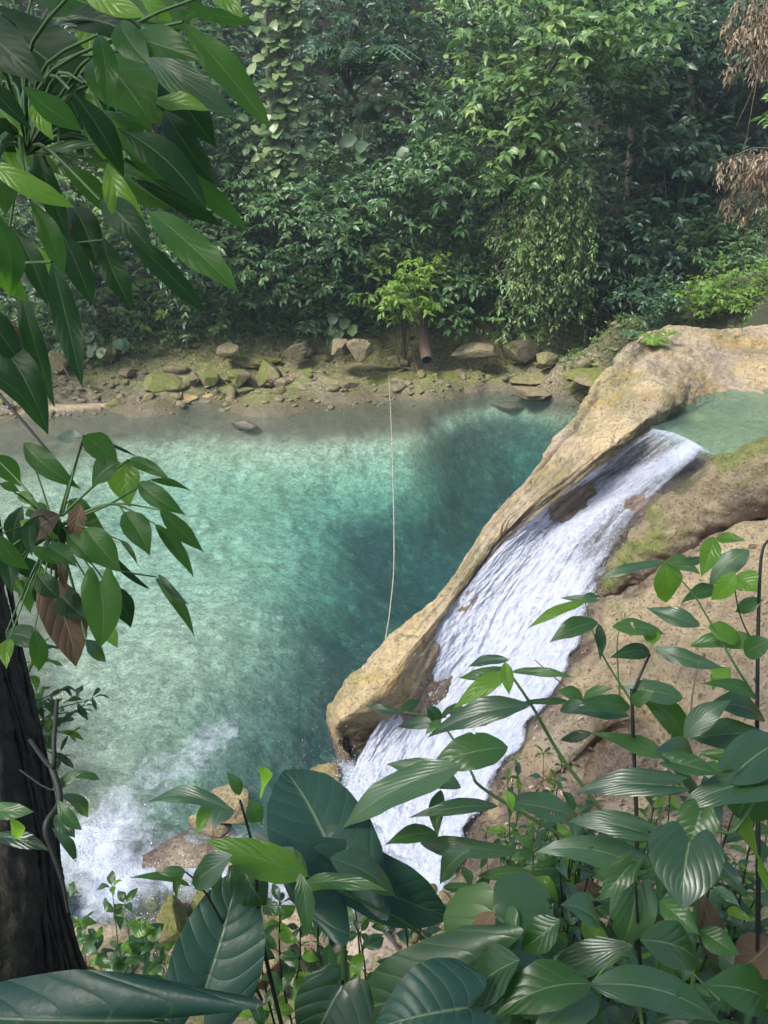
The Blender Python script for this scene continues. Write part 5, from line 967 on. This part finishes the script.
P.stemp([(240,800,1.33),(255,860,1.36),(262,940,1.45),(300,1100,1.7)], .003, .007, 'd'); P.stemp([(308,876,1.33),(400,920,1.45),(425,940,1.5)], .003, .005, 's'); P.stemp([(186,872,1.33),(210,900,1.36),(262,1000,1.5)], .002, .004, 'd'); P.done()
P = Plant("shrub", "dark silhouetted shoots between the taro leaves at the bottom", "shrub", rootpt(290,1100,2.2), 17)
for k, (sx, sy) in enumerate(((262,880),(250,930),(318,890),(300,930),(330,925),(280,905),(240,905),(360,935),(300,960),(400,900),(420,930),(355,905))):
    b_ = atd(270+sx*.1+k*3, 1100, 2.1); shoot(P, [b_, atd(sx+4*math.sin(k*3), (1060+sy)/2, 2.05), atd(sx, sy, 1.95)], 5, .085, ['d', 'd', 'g', 'd', 'l', 'b'], 'd', .005, .0025, 'ovate', .5, .6, .35)
P.done()
P = Plant("shrub", "light green seedlings over the foaming water at the lower left", "shrub", rootpt(110,960,3.6), 18)
for k, (sx, sy) in enumerate(((112,888),(125,905),(140,925),(80,925),(155,945),(95,940),(120,950),(70,900),(165,965))):
    shoot(P, [atd(sx+12, 1010, 3.5), atd(sx+6, (1000+sy)/2, 3.4), atd(sx, sy, 3.3)], 4, .12, ['g', 'l', 'g', 'b'], 's', .005, .002, 'ovate', .55, .3, .2)
P.done()
P = Plant("shrub", "small twig with drooping leaves beside the dark trunk, above the foam", "shrub", rootpt(40,820,2.2), 19)
heroes(P, [(52,790,92,772,12,'g'),(60,795,88,818,14,'b'),(58,800,82,830,16,'b'),(55,815,75,838,14,'d'),(52,828,76,862,12,'b'),(75,778,100,780,8,'g'),(-12,838,50,851,15,'d'),(-14,808,34,812,16,'g'),(10,818,22,836,10,'l')], 1.9, 'lance')
P.stemp([(20,770,2.1),(52,790,1.95),(75,778,1.9)], .004, .002, 'd'); P.done()
lab = ["waist high leafy stem left of the heart leaved shrub","bushy stem under the quilted heart leaves","drooping leafy stem beside the leaning shoot","crowded leafy stem in the very corner at the bottom right","slim leafy stem in front of the wet rock at the falls' foot",
 "leafy stem rising behind the tallest dark stem at the right edge","short leafy stem below the pale rock slope's dark hollow","leafy stem with small bright young leaves at mid bottom","dark leafy stem between the two dead brown leaves","leafy stem under the grey hanging leaf",
 "broad low leafy stem at the bottom centre","leafy stem behind the glossy quilted leaf","bright tipped stem just left of the dark main stem","shaded leafy stem on the bottom edge right of centre"]
spec = [(560,860,2.3),(690,900,2.2),(540,830,2.5),(745,960,1.9),(480,880,2.4),(745,760,2.5),(600,800,2.7),(560,930,2.0),(720,880,2.5),(620,900,2.2),(500,960,1.9),(530,900,2.2),(610,850,2.5),(640,980,1.8)]
for k, (px, py, d) in enumerate(spec):
    P = Plant("leafy_stem", lab[k], "plant", rootpt(px+10, 1100, d+.1), 50+k, group="leafy undergrowth stems at the lower right"); rs = P.rs
    for j in range(5):
        tx, ty = px+rs.uniform(-55, 55), py+rs.uniform(-15, 60); dj = d+rs.uniform(-.2, .3)
        r_ = np.array(rootpt(px+rs.uniform(-30, 30), 1090, d+.15)); tp = atd(tx, ty, dj)
        if tp[2] < gz(tp[0], tp[1])+.15: continue
        shoot(P, [r_-np.array([0, 0, .03]), (r_+tp)/2+np.array([rs.normal()*.05, .05, .05]), tp], 6, .155 if k != 7 else .10, ['b', 'b', 'g', 'b', 'd', 'g'] if k not in (7, 12) else ['l', 'g', 'b', 'b'], 's' if j % 2 else 'd', .006, .003, 'ovate', .46, .45, .30)
    P.done()

A = Acc(); n = len(LITTER[0]); rs = np.random.RandomState(3)
leafcloud(A, LITTER[0], np.cross(LITTER[1], rs.normal(size=(n, 3))), LITTER[1]+rs.normal(size=(n, 3))*.25, rs.uniform(.05, .12, n), rs.uniform(.02, .05, n), rs.rand(n)); A.build("leaf_litter", LM['dry'], kind='stuff', label="dry fallen leaves scattered over the pale rock slope")

lab2 = ["thicket of small leaved seedlings under the quilted leaves at lower right","thicket of thin stems and small leaves at the bottom edge, right half","bright small leaved weeds below the pale slope's dark hollow","small leaved weeds near the right edge under the tallest shrub"]
for k, (px, py, d, w_, h_) in enumerate([(600,900,2.6,110,60),(560,980,2.2,120,40),(540,800,3.2,60,50),(710,850,2.8,60,70)]):
    P = Plant("seedlings", lab2[k], "plant", rootpt(px, 1100, d), 90+k); rs = P.rs
    for j in range(16):
        tx, ty = px+rs.uniform(-w_, w_), py+rs.uniform(-h_, h_); tp = atd(tx, ty, d+rs.uniform(-.3, .5)); g_ = gz(tp[0], tp[1])
        r_ = tp-np.array([0, 0, min(max(tp[2]-g_, .1), .7)])+rs.normal(size=3)*.05*np.array([1, 1, 0])
        shoot(P, [r_, (r_+tp)/2+rs.normal(size=3)*.03, tp], 5, .085, ['g', 'l', 'b', 'g'], 's' if j % 2 else 'd', .004, .002, 'ovate', .42, .45, .25)
    P.done()
# ------------------------------------------------------------------ humid air
t = NT("humid_air"); pv = t.N('VolumePrincipled', **{'Color': (.74, .87, 1.0), 'Density': .0011, 'Anisotropy': .2}); t.t.links.new(pv.outputs[0], t.out.inputs['Volume'])
hb = np.array([(x, y, z) for x in (-52, 52) for y in (-32, 72) for z in (-8.2, 26.5)], float); mesh("haze", hb, np.array([(0,1,3,2),(4,6,7,5),(0,4,5,1),(2,3,7,6),(0,2,6,4),(1,5,7,3)]), t.m, smooth=False, kind='stuff', label="thin humid air filling the gorge")
# ------------------------------------------------------------------ light
SUN_EL, SUN_AZ = math.radians(54), math.radians(-122)       # azimuth from +Y (away from the camera) towards +X; the sun stands to the left, slightly beyond
w = bpy.data.worlds.new("World"); sc.world = w; w.use_nodes = True; nt = w.node_tree; bg = nt.nodes['Background']
sk = nt.nodes.new('ShaderNodeTexSky'); sk.sky_type = 'NISHITA'; sk.sun_disc = False; sk.sun_elevation = SUN_EL; sk.sun_rotation = SUN_AZ
sk.air_density = 1.0; sk.dust_density = 3.0; sk.ozone_density = 1.0
nt.links.new(sk.outputs[0], bg.inputs[0]); bg.inputs[1].default_value = .135
sd = bpy.data.lights.new("sun", 'SUN'); sd.energy = 2.7; sd.angle = math.radians(15); sd.color = (1, .965, .91)
so = bpy.data.objects.new("sun", sd); COL.objects.link(so); so.location = (0, 0, 30)
dv = Vector((math.sin(SUN_AZ)*math.cos(SUN_EL), math.cos(SUN_AZ)*math.cos(SUN_EL), math.sin(SUN_EL)))
so.rotation_euler = dv.to_track_quat('Z', 'Y').to_euler()
vs = sc.view_settings; vs.view_transform = 'Standard'; vs.look = 'None'; vs.gamma = 1; vs.use_curve_mapping = False; vs.exposure = 1.1
cy = sc.cycles; cy.use_denoising = True; cy.max_bounces = 7; cy.diffuse_bounces = 3; cy.glossy_bounces = 3; cy.transmission_bounces = 5; cy.transparent_max_bounces = 12; cy.volume_bounces = 1
cy.caustics_reflective = False; cy.caustics_refractive = False; cy.sample_clamp_indirect = 8; cy.use_adaptive_sampling = True; cy.adaptive_threshold = .02
